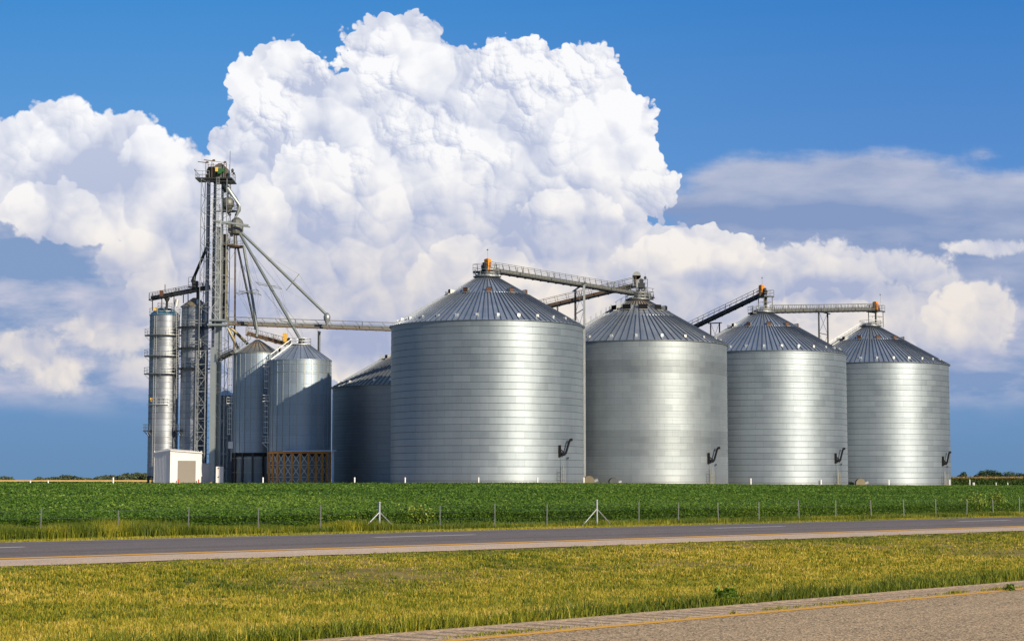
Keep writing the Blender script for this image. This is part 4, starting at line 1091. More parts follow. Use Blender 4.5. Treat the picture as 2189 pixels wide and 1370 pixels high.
mb = MB(); c = q(505, 527, .2); mb.lathe(c, [(.1, -.35), (1.2, -.25), (1.5, 0), (1.5, .1), (.1, .1)], 16, smooth=False); mb.box(q(490, 524, .2), (2.4, 1.8, .16)); mb.build('lower_platform', M['rusty'], tw)
mb = MB(); mb.ringrail(c, 1.45, .1, 0, 2 * PI, .05, 16, 1.1, 8); mb.rail([q(484, 523, -.8), q(497, 524, -.8)], 1.1, .05, .7)
mb.tube([q(503, 500, .2), q(503, 524, .2)], .34, 10); mb.tube([q(494, 495, .2), q(496, 506, .2)], .25, 8); mb.build('lower_railing', M['truss'], tw)
mb = MB()
for px in (444, 452): mb.bar(q(px, 548, -2.2), q(444, 536, -2.2), .1)
for yy in (587, 597, 606, 664, 668, 735, 742): mb.bar(q(455, yy, -2.5), q(483, yy + 2, -2.5), .07)
mb.bar(q(484, 537, 0), q(498, 527, .2), .09); mb.bar(q(484, 568, 0), q(503, 537, .2), .07); mb.bar(q(485, 594, 0), q(503, 598, 0), .06); mb.bar(q(485, 664, 0), q(503, 666, 0), .06)
mb.build('tie_bars', M['galv'], tw)
for yy, x0_, x1_ in ((687, 453, 487), (697, 449, 489)):
    mb = MB(); mb.box(((vx(x0_) + vx(x1_)) / 2, Yt - 1.6, zt(yy, Yt)), (vx(x1_) - vx(x0_), 3.2, .34)); mb.build('transfer_deck', M['casing'], tw)
# lower stub: shaded wall panel and diagonal spouts under the long conveyor
mb = MB(); mb.tube([q(488, 702, .5), q(497, 722, .5), q(512, 750, 2)], .3, 10); mb.tube([q(493, 700, .5), q(510, 716, .5), q(530, 736, 8)], .3, 10); mb.build('branch_spout', M['olive'], tw)

# spouts
def spout(pts, r_, label, mat='spout', ends=None, frames=()):
    P0 = [P(px, py, Y) for px, py, Y in pts]; r = thing('grain_spout', P0[0], label, 'spout', 'grain spouts fanning out from the distributor')
    mb = MB(); mb.tube(P0, r_, 12)
    n = max(2, int((P0[-1] - P0[0]).length / 6))
    for k in range(1, n):
        c = P0[0].lerp(P0[-1], k / n); d = (P0[-1] - P0[0]).normalized() * .08
        if len(P0) == 2: mb.tube([c - d, c + d], r_ * 1.18, 12)
    mb.build('pipe', M[mat], r)
    for (px, py), w_, h_, an in frames:
        t0 = None
        A, B_ = Vector(P0[0]), Vector(P0[-1]); best = min((abs(((A + (B_ - A) * k / 200).x / (A + (B_ - A) * k / 200).y) - ray(px, py)[0]), k) for k in range(201))[1]
        c = A.lerp(B_, best / 200); d = (B_ - A).normalized()
        u = Vector((math.cos(an), 0, math.sin(an))); v = Vector((0, 1, 0))
        cn = [c + u * w_ + v * h_, c - u * w_ + v * h_, c - u * w_ - v * h_, c + u * w_ - v * h_]
        mb = MB()
        for i in range(4): mb.bar(cn[i], cn[(i + 1) % 4], .08)
        mb.bar(cn[0], cn[2], .05); mb.bar(cn[1], cn[3], .05)
        L = min(12, (A - B_).length * .35)
        mb.build('truss_spreader', M['galv'], r)
        mb = MB()
        for k_ in cn: mb.bar(k_, c - d * L, .022); mb.bar(k_, c + d * L, .022)
        mb.build('guy_cable', M['galv'], r)
    return r
sa = spout([(517, 498, 342), (697, 672, 342)], .26, 'longest grain spout reaching right to the long conveyor', frames=[((626, 603), 1.9, .25, R(52))])
mb = MB(); c = P(699, 676, 342); mb.lathe(c - zb * .9, [(.2, -.9), (.3, -.3), (.62, .3), (.66, .9), (.3, 1.5), (.05, 1.6)], 12); mb.build('end_bucket', M['galv'], sa)
spout([(513, 500, 341.5), (640, 722, 330.2), (643, 733, 330)], .27, 'middle grain spout coming down on the brown-legged bin', frames=[((575, 607), 2.2, 2.2, R(-12)), ((619, 680), 1.8, 1.6, R(-15))])
spout([(521, 528, 342), (540, 640, 340), (550, 708, 338.3), (548, 720, 338)], .26, 'bluish grain spout ending on the tan roofed bin', frames=[((535, 607), 1.9, 1.6, R(-10))])
spout([(508, 528, 342), (546, 704, 338.5)], .20, 'dark grain spout beside the bluish one', 'steel_d', frames=[((529, 607), 1.9, 1.6, R(10))])
spout([(503, 528, 342), (502, 690, 343), (500, 755, 343)], .17, 'thin upright pipe dropping straight from the lower platform', 'rusty')
spout([(447, 517, 340), (440, 534, 340.5), (416, 590, 345), (415, 600, 345.5)], .28, 'dark grain spout slanting left towards the dryer towers', 'steel_d')

# tower dryers
def dryer(cxp, Rp, Y, ytop, ypeak, label, dome, walks, mat='dryer'):
    c = P(cxp, 1000, Y); rad = Rp * Y / F; zt_ = lambda py: P(cxp, py, Y).z - G0
    r = thing('tower_dryer', (c.x, Y, G0), label, 'grain dryer', 'cylindrical tower dryers')
    Bd = lambda mb, nm, mt: mb.build(nm, M[mt], r, world=False)
    h = zt_(ytop); mb = MB(); n = int(h / 1.15); prof = []
    z0 = 2.0
    for i in range(n): za, zc = z0 + (h - z0) * i / n, z0 + (h - z0) * (i + 1) / n; prof += [(rad, za), (rad + .02, zc - .06), (rad + .06, zc - .04), (rad + .06, zc)]
    mb.lathe((0, 0, 0), prof, 48, hard=True); Bd(mb, 'wall', mat)
    mb = MB(); hp = zt_(ypeak)
    if dome: mb.lathe((0, 0, 0), [(rad + .12, h - .1), (rad * .98, h + .25), (rad * .72, h + (hp - h) * .55), (rad * .4, h + (hp - h) * .9), (.3, hp), (.02, hp)], 32)
    else: mb.lathe((0, 0, 0), [(rad + .25, h - .1), (rad + .25, h), (.5, hp), (.02, hp + .05)], 24, smooth=False)
    Bd(mb, 'roof', 'bluedome' if dome else 'roof_tan')
    for py, full in walks:
        z = zt_(py); a0, a1 = (R(-200), R(20)) if full else (R(-215), R(-120))
        mb = MB(); mb.lathe((0, 0, 0), [(rad + .05, z - .12), (rad + .95, z - .12), (rad + .95, z), (rad + .05, z)], 28, a0, a1, smooth=False)
        o = Bd(mb, 'catwalk', 'steel_d' if not dome else 'galv')
        mb = MB(); mb.ringrail((0, 0, 0), rad + .92, z, a0, a1, .05, 20, 1.1, 10)
        for k in range(5): a = a0 + (a1 - a0) * (k + .5) / 5; ca, sa = math.cos(a), math.sin(a); mb.bar((ca * rad, sa * rad, z - 1.0), (ca * (rad + .9), sa * (rad + .9), z - .1), .06)
        mb.build('railing', M['galv'], o, world=False)
    mb = MB()
    for k in range(10):
        a = 2 * PI * k / 10; mb.bar((rad * .97 * math.cos(a), rad * .97 * math.sin(a), 0), (rad * .97 * math.cos(a), rad * .97 * math.sin(a), z0 + .1), .22)
    mb.lathe((0, 0, 0), [(rad * .3, .8), (rad * .95, z0)], 24); Bd(mb, 'base_legs', 'steel_d')
    return r, rad, h, c
d1, r1, h1, c1 = dryer(347, 31.5, 346, 674, 657, 'dryer tower with a blue domed top, the outer one of the two', True, [(717, 1), (761, 1), (799, 1), (920, 0)])
d2, r2, h2, c2 = dryer(412, 28.5, 345, 656, 637, 'dryer tower with a conical cap, next to the lattice elevator', False, [(700, 1), (745, 1), (788, 1), (920, 0)])
yc = lambda px, py, dy=-3.2: P(px, py, 346 + dy) - Vector((c1.x, 346, G0))
mb = MB(); z0_, z1_ = yc(330, 1000).z, yc(330, 674).z
a = R(-112); pt = lambda rr, ang, z: Vector((rr * math.cos(ang), rr * math.sin(ang), z))
mb.ladder(pt(r1 + .3, a, 1), pt(r1 + .3, a, z1_), .5, (-math.sin(a), math.cos(a), 0), .5, .06); mb.build('ladder', M['galv_l'], d1, world=False)
mb = MB()
for py in range(700, 1000, 9):
    if rng.random() < .75: z = P(0, py, 346).z - G0; mb.bar(pt(r1 + .08, R(-62 + rng.uniform(-3, 3)), z), pt(r1 + .08, R(-45), z), .07, .05)
mb.build('hatch_rungs', M['galv_l'], d1, world=False)
mb = MB(); z = P(0, 674, 346).z - G0; mb.ringrail((0, 0, 0), r1 + .15, z, 0, 2 * PI, .05, 24, 1.2, 10); mb.ringrail((0, 0, 0), r1 * .5, z + 1.1, 0, 2 * PI, .05, 14, 1.2, 8); mb.build('roof_railing', M['galv_l'], d1, world=False)
mb = MB(); mb.box(pt(r1 - .1, R(-120), z + 1.0), (.5, .5, .6)); mb.build('beacon', M['yellow'], d1, world=False)
mb = MB(); z = P(0, 865, 346).z - G0; mb.lathe((0, 0, 0), [(r1 + .04, z - .08), (r1 + .5, z - .08), (r1 + .5, z), (r1 + .04, z)], 14, R(-150), R(-60), smooth=False); mb.ringrail((0, 0, 0), r1 + .48, z, R(-115), R(-60), .05, 8, 1.2, 4); mb.build('ledge', M['galv_l'], d1, world=False)
mb = MB(); mb.box(pt(r1 + .05, R(-132), P(0, 855, 346).z - G0), (.35, .3, .7)); mb.build('control_box', M['yellow'], d1, world=False)
mb = MB(); pp = lambda px, py, dy=0: P(px, py, 343 + dy) - Vector((c2.x, 345, G0))
mb.tube([pp(422.5, 640), pp(422.5, 873), pp(411, 910), pp(402, 930), pp(400, 938), pp(400, 962)], .21, 10); mb.build('feed_pipe', M['bluewhite'], d2, world=False)
mb = MB(); mb.ladder(pp(379.5, 652), pp(379.5, 852), .34, (1, 0, 0), .5, .07); mb.tube([pp(379, 640), pp(376, 655)], .4, 10); mb.build('caged_pipe', M['galv_l'], d2, world=False)
mb = MB()
for py in (727, 731, 735, 772, 776, 781, 687, 691): z = P(0, py, 345).z - G0; mb.bar(pt(r2 + .1, R(-100), z), pt(r2 + .1, R(-78), z), .08)
mb.build('hatch_rungs', M['galv_l'], d2, world=False)
# conveyor over the dryers
a8, b8 = P(322, 641, 345.0), P(447, 617, 342.5)
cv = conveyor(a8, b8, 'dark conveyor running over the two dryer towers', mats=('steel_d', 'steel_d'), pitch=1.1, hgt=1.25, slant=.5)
k0 = lambda px, py, dy=0: P(px, py, 343 + dy)
for px, y0, y1 in ((326, 641, 664), (346, 640, 662), (372, 634, 665), (392, 628, 648), (402, 625, 645)):
    mb = MB(); mb.bar(k0(px, y0), k0(px, y1), .16); mb.build('leg', M['steel_d'], cv)
mb = MB(); mb.tube([k0(357, 637), k0(357, 645), k0(356, 662)], [.6, .25, .25], 10); mb.build('drop_spout', M['steel_d'], cv)
mb = MB(); mb.tube([k0(423, 622), k0(423, 640)], .3, 10); mb.build('drop_spout', M['steel_d'], cv)
mb = MB(); mb.box(k0(345, 627, -.5), (.6, .6, 1.1)); mb.build('motor', M['rustbrown'], cv)
mb = MB(); mb.bar(k0(352, 625), k0(352, 608), .06); mb.bar(k0(354, 625), k0(354, 608), .06); mb.build('mast', M['steel_d'], cv)
mb = MB(); mb.tube([k0(416, 590), k0(413, 600), k0(416, 612), k0(423, 620)], [.3, .45, .5, .35], 10); mb.box(k0(418, 606), (1.0, 1.0, .9)); mb.rail([k0(403, 612), k0(411, 611)], 1.7, .07, .5); mb.box(k0(412, 614), (1.6, 1.0, .2)); mb.build('inlet_box', M['steel_d'], cv)

# hopper bins
def hopper(cxp, Rp, Y, yeave, ypeak, ywall, label, nst, roofmat, legmat, legs, name='hopper_bin', lattice_=False, ribs=30, flat=.25):
    c = P(cxp, 1000, Y); rad = Rp * Y / F; z_ = lambda py: P(cxp, py, Y).z - G0
    r = thing(name, (c.x, Y, G0), label, 'grain bin', 'hopper bins on legs')
    Bd = lambda mb, nm, mt, par=r: mb.build(nm, M[mt], par, world=False)
    zw, ze, zp = z_(ywall), z_(yeave), z_(ypeak)
    wm = silo_metal('bin wall ' + str(cxp), ring=(ze - zw) / 9, panel=2 * PI * rad / nst, rad=rad, base=(0.34, 0.43, 0.52), rough=.58, line=.0, patch=.12, aniso=.5)
    mb = MB(); mb.lathe((0, 0, 0), [(rad, zw), (rad, ze)], 120); mb.build('wall', wm, r, world=False)
    mb = MB()
    for k in range(nst): a = 2 * PI * (k + .5) / nst; mb.bar((rad * math.cos(a), rad * math.sin(a), zw), (rad * math.cos(a), rad * math.sin(a), ze), .14, .14, up=(math.cos(a), math.sin(a), 0))
    for f_ in (1.0, .955, .87) if lattice_ else (1.0,): z = zw + (ze - zw) * f_; mb.lathe((0, 0, 0), [(rad + .0, z - .06), (rad + .07, z - .05), (rad + .07, z + .03), (rad, z + .05)], 60, smooth=False)
    Bd(mb, 'stiffeners', 'galv')
    rc = rad * flat; mb = MB(); mb.lathe((0, 0, 0), [(rad + .12, ze - .02), (rad + .12, ze + .05), (rc, zp), (.02, zp + .05)], ribs * 2, smooth=False); rf = Bd(mb, 'roof', roofmat)
    mb = MB()
    for k in range(ribs): a = 2 * PI * k / ribs; mb.bar(((rad + .1) * math.cos(a), (rad + .1) * math.sin(a), ze + .08), (rc * math.cos(a), rc * math.sin(a), zp + .05), .07, .1)
    mb.build('roof_ribs', M['rib'], rf)
    mb = MB(); mb.lathe((0, 0, 0), [(rad - .05, zw), (.6, zw - rad * .75), (.6, zw - rad * .75 - .4)], 48); Bd(mb, 'hopper_cone', 'steel_d')
    mb = MB(); mb.lathe((0, 0, 0), [(rad * .82, -.3), (rad * .82, zw * .97)], 40); Bd(mb, 'shade_backdrop', 'backshade')  # added inner shell, a backdrop imitating the shade between the legs
    for k in range(legs):
        a = 2 * PI * (k + .5) / legs; ca, sa = math.cos(a), math.sin(a); mb = MB(); mb.bar((rad * ca, rad * sa, -.2), (rad * ca, rad * sa, zw), .34, .3, up=(ca, sa, 0)); Bd(mb, 'leg', legmat)
    mb = MB(); rb = rad + .02
    for k in range(legs):
        a, b_ = 2 * PI * (k + .5) / legs, 2 * PI * (k + 1.5) / legs; pt_ = lambda an, z, rr=rb: (rr * math.cos(an), rr * math.sin(an), z)
        hs = [0, zw * .42, zw * .84] if not lattice_ else [-.55, .28 * zw, .62 * zw, .97 * zw]
        for i, (za, zc) in enumerate(zip(hs, hs[1:])):
            if lattice_: mb.bar(pt_(a, za), pt_(b_, zc), .09); mb.bar(pt_(b_, za), pt_(a, zc), .09)
            mb.bar(pt_(a, zc), pt_(b_, zc), .09)
    Bd(mb, 'leg_bracing', 'galv_l' if lattice_ else 'galv')
    if lattice_:
        mb = MB(); mb.lathe((0, 0, 0), [(rad - .1, zw - .35), (rad + .12, zw - .35), (rad + .12, zw + .05), (rad - .1, zw + .05)], 60, smooth=False); Bd(mb, 'ring_beam', legmat)
    return r, rad, zw, ze, zp, c
hA, rA, zwA, zeA, zpA, cA = hopper(547, 50, 338.5, 757, 727, 968, 'tan roofed hopper bin behind and left of the brown-legged bin', 24, 'roof_tan', 'steel_d', 14, ribs=24, flat=.08)
hB, rB, zwB, zeB, zpB, cB = hopper(640.5, 65.5, 330, 772, 737, 966, 'hopper bin raised on brown steel columns with white cross braces', 26, 'roof', 'brown', 24, lattice_=True, ribs=26, flat=.27)
# peak ring, stair and ladders of bin B
mb = MB(); zz = zpB; mb.lathe((0, 0, 0), [(rB * .27 + .1, zz - .05), (rB * .27 + .35, zz - .05), (rB * .27 + .35, zz + .08), (.1, zz + .08)], 30, smooth=False); mb.ringrail((0, 0, 0), rB * .27 + .3, zz + .08, 0, 2 * PI, .06, 24, 1.05, 10); mb.build('peak_platform', M['galv_l'], hB, world=False)
mb = MB(); mb.tube([(0, 0, zz), (0, 0, zz + .5), (0, 0, zz + 1.1)], [.5, .5, .3], 12); mb.box((.4, -.1, zz + .8), (.5, .5, .9)); mb.build('inlet_box', M['steel_d'], hB, world=False)
def stair(root, rad, rc, ze, zp, a, mat='galv_l'):
    ca, sa = math.cos(a), math.sin(a); z = lambda rr: ze + (rad - rr) / (rad - rc) * (zp - ze); p = lambda rr, u, off: Vector((ca * rr - sa * off, sa * rr + ca * off, z(rr) + u)); mb = MB()
    for off in (-.4, .4):
        mb.bar(p(rad, .2, off), p(rc, .2, off), .12); mb.bar(p(rad, 1.1, off), p(rc, 1.1, off), .05)
        for k in range(7): rr = rad + (rc - rad) * k / 6; mb.bar(p(rr, .1, off), p(rr, 1.1, off), .05)
    for k in range(16): rr = rad + (rc - rad) * k / 16; mb.bar(p(rr, .22, -.4), p(rr, .22, .4), .1, .05)
    return mb.build('roof_stair', M[mat], root, world=False)
stair(hB, rB, rB * .3, zeB, zpB, R(-160)); stair(hA, rA, rA * .3, zeA, zpA, R(-165), 'truss')
def wall_ladder(root, rad, z0, z1, a, cages, mat='galv_l', ledges=()):
    ca, sa = math.cos(a), math.sin(a); p = lambda z, out=.25: Vector(((rad + out) * ca, (rad + out) * sa, z))
    mb = MB(); mb.ladder(p(z0), p(z1), .5, (-sa, ca, 0), .4, .06)
    o = mb.build('ladder', M[mat], root, world=False)
    for za, zc in cages:
        mb = MB(); mb.cage(p(za), p(zc), (ca, sa, 0), .42, .95, .055); mb.build('ladder_cage', M[mat], o, world=False)
    for z in ledges:
        mb = MB(); c = p(z, .6); mb.box(c, (1.3, 1.3, .1), a); mb.rail([p(z, 0) + Vector((-sa, ca, 0)) * .65, p(z, 1.2) + Vector((-sa, ca, 0)) * .65, p(z, 1.2) - Vector((-sa, ca, 0)) * .65, p(z, 0) - Vector((-sa, ca, 0)) * .65], 1.1, .05, .7)
        mb.bar(p(z - 1.2, .05), p(z, 1.2), .09); mb.build('rest_platform', M[mat], o, world=False)
zB = lambda py: P(575, py, 330).z - G0
wall_ladder(hB, rB, zB(1012), zB(775), R(-172), [(zB(830), zB(786)), (zB(925), zB(845))], ledges=(zB(784), zB(858), zB(946)))
zA = lambda py: P(500, py, 337).z - G0
wall_ladder(hA, rA, zA(985), zA(757), R(-166), [(zA(835), zA(762)), (zA(928), zA(872))], ledges=(zA(862),))
mb = MB(); mb.box(Vector((-rA - .1, -1.6, zA(951))), (.9, .7, 1.3)); mb.build('control_cabinet', M['white'], hA, world=False)
# access bridge from the elevator to bin A
bz = conveyor(P(470, 768, 338.5), P(499, 754, 336.5), 'short railed access bridge from the elevator to the tan roofed bin', mats=('truss', 'truss'), pitch=1.0, hgt=1.2, slant=.6)
bz.name = 'access_bridge'; bz['category'] = 'footbridge'; del bz['group']
# canopy on the right of bin B
r = thing('canopy', P(712, 1028, 324), 'thin pale blue canopy on a post beside the brown steel columns', 'canopy')
mb = MB(); mb.bar(P(605, 964, 324), P(718, 963, 324), 1.2, .16); mb.build('canopy_roof', M['bluewhite'], r)
mb = MB(); pz = P(712, 965, 324); mb.bar(pz, (pz.x, pz.y, G0 - .3), .3); mb.build('post', M['bluewhite'], r)

# white shed, annex, tank
ths = R(45)
fr_n = Vector((math.sin(ths), -math.cos(ths), 0)); fr_r = Vector((math.cos(ths), math.sin(ths), 0))   # front normal, and right along the front
cs_ = P(363.5, 1020, 332); cs_.z = G0 - .2
Wd, Dp, hL, hP = 6.8, 5.1, zt(965, 332) - cs_.z, zt(958, 334) - cs_.z
sh = thing('shed', cs_, 'white metal shed with a grey roller door in front of the dryer towers', 'shed')
pt = lambda u, v, z: cs_ + fr_r * u - fr_n * v + zb * z
mb = MB(); z1, z2 = hL, zt(962, 334) - cs_.z
vs = [pt(0, 0, 0), pt(Wd, 0, 0), pt(Wd, Dp, 0), pt(0, Dp, 0), pt(0, 0, z2), pt(Wd, 0, z1), pt(Wd, Dp, z1), pt(0, Dp, z1 - .1)]
mb.add(vs, [(0, 1, 5, 4), (1, 2, 6, 5), (2, 3, 7, 6), (3, 0, 4, 7)])
for k in range(15):              # ribs of the sheet siding
    u = Wd * (k + .5) / 15; h0 = 0 if not (1.4 < u < 5.8) else zt(984, 333) - cs_.z + .2
    mb.bar(pt(u, -.015, h0), pt(u, -.015, z2 - .05), .05, .03, up=fr_n)
for k in range(11): v_ = Dp * (k + .5) / 11; mb.bar(pt(-.015, v_, 0), pt(-.015, v_, z2 - .15), .05, .03, up=fr_r)
for u, v_ in ((0, 0), (Wd, 0), (0, Dp)): mb.box(pt(u, v_, z2 / 2 - .03), (.14, .14, z2 - .1), ths)
mb.build('wall', M['white'], sh)
mb = MB(); mb.bar(pt(-.16, -.22, z2 - .12), pt(Wd + .16, -.22, z1 - .2), .12, .12); mb.build('gutter', M['galv_l'], sh)
mb = MB(); rv = [pt(-.12, -.15, z2), pt(Wd + .12, -.15, z1 - .1), pt(Wd + .12, Dp + .15, z1), pt(-.12, Dp + .15, z1 - .12), pt(1.0, Dp / 2, z2 + .35), pt(Wd - .2, Dp / 2, z1 + .3)]
mb.add(rv, [(0, 1, 5, 4), (2, 3, 4, 5), (1, 2, 5), (3, 0, 4)]); mb.add([v - zb * .18 for v in rv[:4]] + rv[:4], [(0, 1, 5, 4), (1, 2, 6, 5), (2, 3, 7, 6), (3, 0, 4, 7), (3, 2, 1, 0)]); mb.build('roof', M['white'], sh)
du, dw, dh = 1.6, 3.95, zt(984, 333) - cs_.z
mb = MB(); mb.box(pt(du + dw / 2, -.02, dh / 2), (dw, .08, dh), ths)
for k in range(1, 12): mb.box(pt(du + dw / 2, -.065, dh * k / 12), (dw, .02, .025), ths)
dr = mb.build('door', M['door'], sh)
mb = MB(); mb.box(pt(du + dw / 2, -.1, .9), (.3, .06, .07), ths); mb.build('handle', M['black'], dr)
mb = MB()
for u in (du - .08, du + dw + .08): mb.box(pt(u, -.04, dh / 2), (.12, .1, dh), ths)
mb.box(pt(du + dw / 2, -.04, dh + .06), (dw + .28, .1, .12), ths); mb.build('door_frame', M['truss'], dr)
for u in (du - .25, du + dw + .22):
    p = pt(u, -.7, 0); r = thing('bollard', p, 'red safety bollard on the left of the roller door' if u < du else 'red safety bollard on the right of the roller door', 'bollard', 'red bollards by the roller door'); mb = MB(); mb.tube([p, p + zb * 1.5, p + zb * 1.58], [.13, .13, .05], 12); mb.build('post', M['red'], r)
ax = thing('annex', pt(Wd, .3, 0), 'low white lean-to joined to the right end of the shed', 'shed')
mb = MB(); za = zt(990, 336) - cs_.z; vs = [pt(Wd + .02, .35, 0), pt(Wd + 2.3, .35, 0), pt(Wd + 2.3, 3, 0), pt(Wd + .02, 3, 0), pt(Wd + .02, .35, za), pt(Wd + 2.3, .35, za - .15), pt(Wd + 2.3, 3, za - .15), pt(Wd + .02, 3, za)]
mb.add(vs, [(0, 1, 5, 4), (1, 2, 6, 5), (2, 3, 7, 6), (3, 0, 4, 7)]); mb.build('wall', M['white'], ax)
mb = MB(); mb.bar(pt(Wd + .02, 1.7, za + .04), pt(Wd + 2.45, 1.7, za - .12), 2.9, .1, up=(0, 0, 1)); mb.build('roof', M['white'], ax)
tk = thing('storage_tank', (P(469.5, 1000, 334).x, 334, G0 - .2), 'small upright white tank beside the tall lattice tower base', 'tank')
mb = MB(); h = zt(997, 334) - G0 + .2; mb.box((P(469.5, 1000, 334).x, 334, G0 - .2 + h / 2), (1.35, 1.35, h), R(12)); mb.build('tank_body', M['white'], tk)
mb = MB(); c = P(467, 1000, 333.2); mb.box(c, (.2, .1, .16)); mb.box(P(467, 1019, 333.2), (.2, .1, .16)); mb.build('latch', M['rustbrown'], tk)

# low dark bin seen between the elevator and the tan roofed bin
cx_ = P(480, 1000, 352); r = thing('grain_bin', (cx_.x, 352, G0), 'low dark bin in the shade between the elevator tower and the tan roofed bin', 'grain bin')
hh_ = P(480, 846, 352).z - G0
mb = MB(); mb.lathe((0, 0, 0), [(2.3, 0), (2.3, hh_)], 40); mb.build('wall', M['silo_dark'], r, world=False)
mb = MB(); mb.lathe((0, 0, 0), [(2.45, hh_ - .02), (.3, hh_ + 1.1), (.02, hh_ + 1.12)], 24, smooth=False); mb.build('roof', M['roof'], r, world=False)
# ------------------------------------------------------------ fence with its posts
def fence_at(px, p=65.0):
    u, _ = ray(px, 1120); a, b_ = FR.sp(u, 1.0); s = a / b_ * p; x, y = FR.xy(s, p); return x, y
pxs = [87, 254, 402, 552, 685, 811, 941, 1058, 1169, 1276, 1366, 1450, 1536, 1623, 1709, 1787, 1863, 1933, 2001, 2067, 2124, 2180]
x0, y0 = fence_at(811)
fn = thing('wire_fence', (x0, y0, gzf(x0, y0)), 'low wire fence on thin steel posts along the far edge of the dark road verge', 'fence')
pr = None; prev = None; tops = []
for px in [-70] + pxs + [2240, 2300]:
    x, y = fence_at(px); z = gzf(x, y); brace = px in (811, 1276)
    mb = MB(); h = 1.28 if brace else 1.16 + rng.uniform(-.09, .07); lx = 0 if brace else rng.uniform(-.05, .05)
    if brace: mb.tube([(x, y, z - .1), (x, y, z + h)], .055, 8); mb.ball((x, y, z + h), .06, 6)
    else: mb.bar((x, y, z - .1), (x + lx, y, z + h), .04, .03); mb.bar((x + .018, y, z), (x + .018 + lx, y, z + h), .015)
    o = mb.build('corner_post' if brace else 'fence_post', M['galv' if brace else 'fencepost'], fn)
    if brace:
        for sg_ in (-1, 1):
            mb = MB(); dx, dy = FR.d[0] * sg_ * 1.05, FR.d[1] * sg_ * 1.05; mb.tube([(x, y, z + .85), (x + dx, y + dy, z + .02)], .035, 8)
            b2_ = mb.build('brace', M['galv'], o); b2_.location = Vector(b2_.location) - fn.location
    tops.append(Vector((x, y, z)))
mb = MB()
for a, b in zip(tops, tops[1:]):
    for h in (.25, .5, .8, 1.08): mb.bar(a + zb * h, b + zb * h, .0035)
mb.build('wire', M['rib'], fn)

# white marker posts at the edge of the yard
marks = [(65, 240), (103, 260), (242, 250), (562, 262), (758, 262), (866, 262), (1023, 265), (1149, 270), (1248, 285), (1605, 340), (1755, 345), (1900, 355), (2030, 366), (2073, 480), (2080, 478), (2082.5, 480), (2129, 480), (2154, 480)]
desc = ['far left beyond the field edge', 'tiny one right of the first on the far left', 'left of the dryer towers', 'between the two hopper bins', 'before the shaded silo', 'at the left foot of the largest silo', 'before the middle of the largest silo',
        'faint one right of the middle of the largest silo', 'at the foot of the light tower post', 'before the third silo of the row', 'before the right part of the third silo', 'before the middle of the last silo', 'at the right foot of the last silo',
        'tallest one before the corn', 'first of the close pair before the corn', 'second of the close pair before the corn', 'lone one before the corn, right of the pair', 'nearest the right edge before the corn']
pm = None
for (px, Y), ds in zip(marks, desc):
    u, _ = ray(px, 1030); x = u * Y; z = gzf(x, Y); s_ = min(Y / 262, 1.25)
    zt0 = P(px, (1020 if px not in (65, 103) else 1027) + (2 if px > 1500 else 0) + (9 if px > 2050 else (3 if px > 1700 else 0)), Y).z
    if px == 2073: zt0 += .8
    r = thing('marker_post', (x, Y, z), 'white marker post ' + ds, 'marker post', 'white marker posts round the field')
    mb = MB(); mb.tube([(x, Y, z), (x, Y, zt0 - .1)], .10 * s_, 10); mb.build('post', M['postwhite'], r)
    mb = MB(); mb.lathe((x, Y, zt0 - .1), [(.12 * s_, 0), (.10 * s_, .08), (.01, .12)], 10); mb.build('cap', M['postwhite'], r)

# trees on the horizon
def tree(x, y, h, wd, label, z=None, group='distant trees on the horizon', nleaf=900, name='tree', lsz=.9):
    z = gzf(x, y) if z is None else z
    r = thing(name, (x, y, z), label, 'tree', group)
    mb = MB(); mb.tube([(0, 0, 0), (.1, 0, h * .3), (.0, .1, h * .6)], [h * .035, h * .025, h * .01], 8)
    for k in range(4): a = k * 1.7; mb.tube([(0, 0, h * (.22 + .06 * k)), (math.cos(a) * wd * .22, math.sin(a) * wd * .22, h * (.5 + .06 * k))], [h * .015, h * .006], 6)
    mb.build('trunk', M['bark'], r, world=False)
    nb = max(6, int(wd * 1.1)); L = []
    for _ in range(nb):
        cx_, cy_, cz_ = rng.uniform(-.36, .36) * wd, rng.uniform(-.3, .3) * wd, h * rng.uniform(.32, .80); cz_ -= h * .25 * (abs(cx_) / wd / .4)
        cr = rng.uniform(.12, .22) * wd; m_ = nleaf // nb; v = rng.normal(0, 1, (m_, 3)); v /= np.linalg.norm(v, axis=1)[:, None]; v *= (cr * rng.random(m_) ** .4)[:, None]
        v[:, 2] *= min(1.0, .26 * h / cr); v += (cx_, cy_, max(cz_, h * .22)); L.append((v, rng.uniform(-.15, .15)))
    V = np.concatenate([a for a, _ in L]); V[:, 2] = np.clip(V[:, 2], h * .05, h)
    tt = np.concatenate([np.full(len(a), .45 + q_) for a, q_ in L]) + rng.normal(0, .15, len(V))
    leaves('crown', V[:, 0], V[:, 1], V[:, 2], rng.uniform(.6, 1.3, len(V)) * lsz, tt, M['foliage_hazy' if lsz > 1 else 'foliage'], .3, parent=r); return r
M['bark'] = paint('bark', (.10, .08, .06), .9)
LT = [(8, 1018, 40, 'at the far left edge'), (85, 1021, 34, 'low and rounded, beginning the left tree line'), (112, 1019, 36, 'second in the left tree line'), (140, 1016, 34, 'taller clump left of the gap'), (160, 1019, 30, 'small, closing the first clump'),
      (192, 1021, 34, 'low, in the middle of the left tree line'), (212, 1019, 26, 'small, beside the tallest left clump'), (234, 1014, 32, 'with a knobbly crown'), (255, 1016, 30, 'behind the white marker post'), (274, 1010, 26, 'highest, with a small pointed top'), (292, 1012, 34, 'broad and low beside the dryer tower'), (310, 1013, 30, 'half hidden behind the dryer tower')]
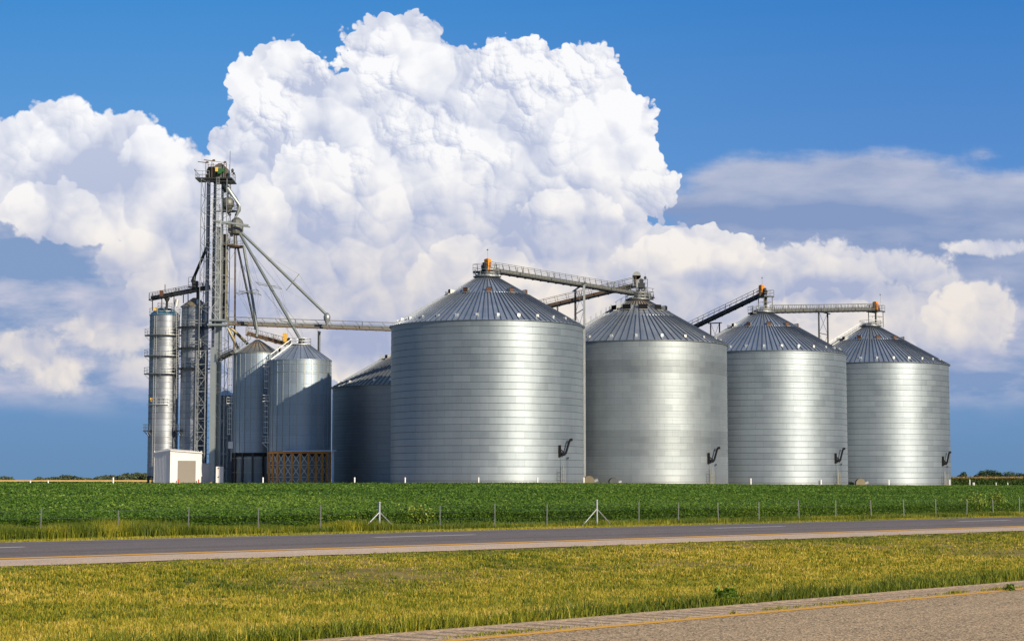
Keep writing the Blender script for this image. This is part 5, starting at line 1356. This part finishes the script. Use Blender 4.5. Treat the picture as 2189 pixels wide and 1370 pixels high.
for px, py, wpx, ds in LT:
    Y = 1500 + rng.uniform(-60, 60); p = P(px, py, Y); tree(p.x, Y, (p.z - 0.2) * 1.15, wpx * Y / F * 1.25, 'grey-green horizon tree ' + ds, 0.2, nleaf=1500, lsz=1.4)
RT = [(2045, 1015, 20, 'just beside the last silo'), (2060, 1013, 18, 'rounded, right of the last silo'), (2084, 1017, 20, 'low dark, before the big rounded one'), (2112, 1003, 28, 'largest on the right, with a dome shaped crown'), (2134, 1009, 20, 'lower, leaning on the big dome shaped one'), (2160, 1012, 30, 'low bushy, near the right edge'), (2185, 1012, 26, 'at the right edge of the field')]
for px, py, wpx, ds in RT:
    Y = 900 + rng.uniform(-30, 30); p = P(px, py, Y); tree(p.x, Y, (p.z + 0.6) * 1.2, wpx * Y / F * 2.0, 'dark horizon tree ' + ds, -.6, nleaf=1500, lsz=.7)
# yellow-green shrubs in the crop behind the fence, and the leafy weed on the near verge
for px, py0, hh, ww, ds in ((2082, 1103, 1.55, 2.2, 'wide yellow-green shrub behind the right part of the fence'), (2131, 1102, 1.7, 1.5, 'narrow yellow-green shrub nearest the right edge of the field'), (890, 1118, 1.2, 2.2, 'yellowish bush in the crop right of the first braced fence post')):
    x, y = fence_at(px, 67.2); z = gzf(x, y); r = thing('shrub', (x, y, z), ds, 'shrub', 'shrubs behind the fence')
    n = 900; v = rng.normal(0, 1, (n, 3)); v /= np.linalg.norm(v, axis=1)[:, None]; v *= (rng.random(n) ** .4)[:, None] * (.7 + .5 * rng.random(n))[:, None]; v[:, 0] *= ww * .45; v[:, 1] *= ww * .4; v[:, 2] = np.abs(v[:, 2] * .45 + .5) * hh
    leaves('foliage', v[:, 0], v[:, 1], v[:, 2], rng.uniform(.08, .16, n), .82 + rng.normal(0, .14, n), M['bean'], .3, parent=r)
    mb = MB()
    for k in range(7): a = k * .9; mb.tube([(0, 0, 0), (math.cos(a) * ww * .25, math.sin(a) * ww * .25, hh * .8)], [.025, .01], 6)
    mb.build('stem', M['bark'], r, world=False)
def weed(px, py, h, n, label, tint):
    p = P(px, py, 1.0); Yv = (CZ) / ((CZ - p.z)) ; x, y = p.x * Yv, Yv; z = 0.0
    r = thing('leafy_weed', (x, y, z), label, 'weed', 'broadleaf weeds on the verge'); mb = MB(); V = []
    for k in range(9):
        a = rng.uniform(0, 2 * PI); L = rng.uniform(.3, .75) * h * 1.6; tip = Vector((math.cos(a) * L * .8, math.sin(a) * L * .8, h * rng.uniform(.5, 1.0))); mb.tube([(0, 0, 0), tip * .5 + zb * h * .15, tip], [.006, .004, .002], 5)
        for i in range(n // 9): f = rng.uniform(.25, 1.05); V.append(tip * f + Vector(rng.normal(0, .02, 3)) + zb * h * .1)
    mb.build('stem', M['bean_stem'], r, world=False); V = np.array(V)
    leaves('foliage', V[:, 0], V[:, 1], np.maximum(V[:, 2], .02), rng.uniform(.03, .07, len(V)), tint + .02 + rng.normal(0, .15, len(V)), M['bean'], .5, parent=r)
M['bean_stem'] = paint('weed stem', (.10, .14, .04), .7)
weed(1548, 1286, .13, 1000, 'dark green leafy weed on the verge by the rumble strip', .55)
weed(2160, 1262, .06, 60, 'tiny green weed in the crack beside the near yellow line', .5)
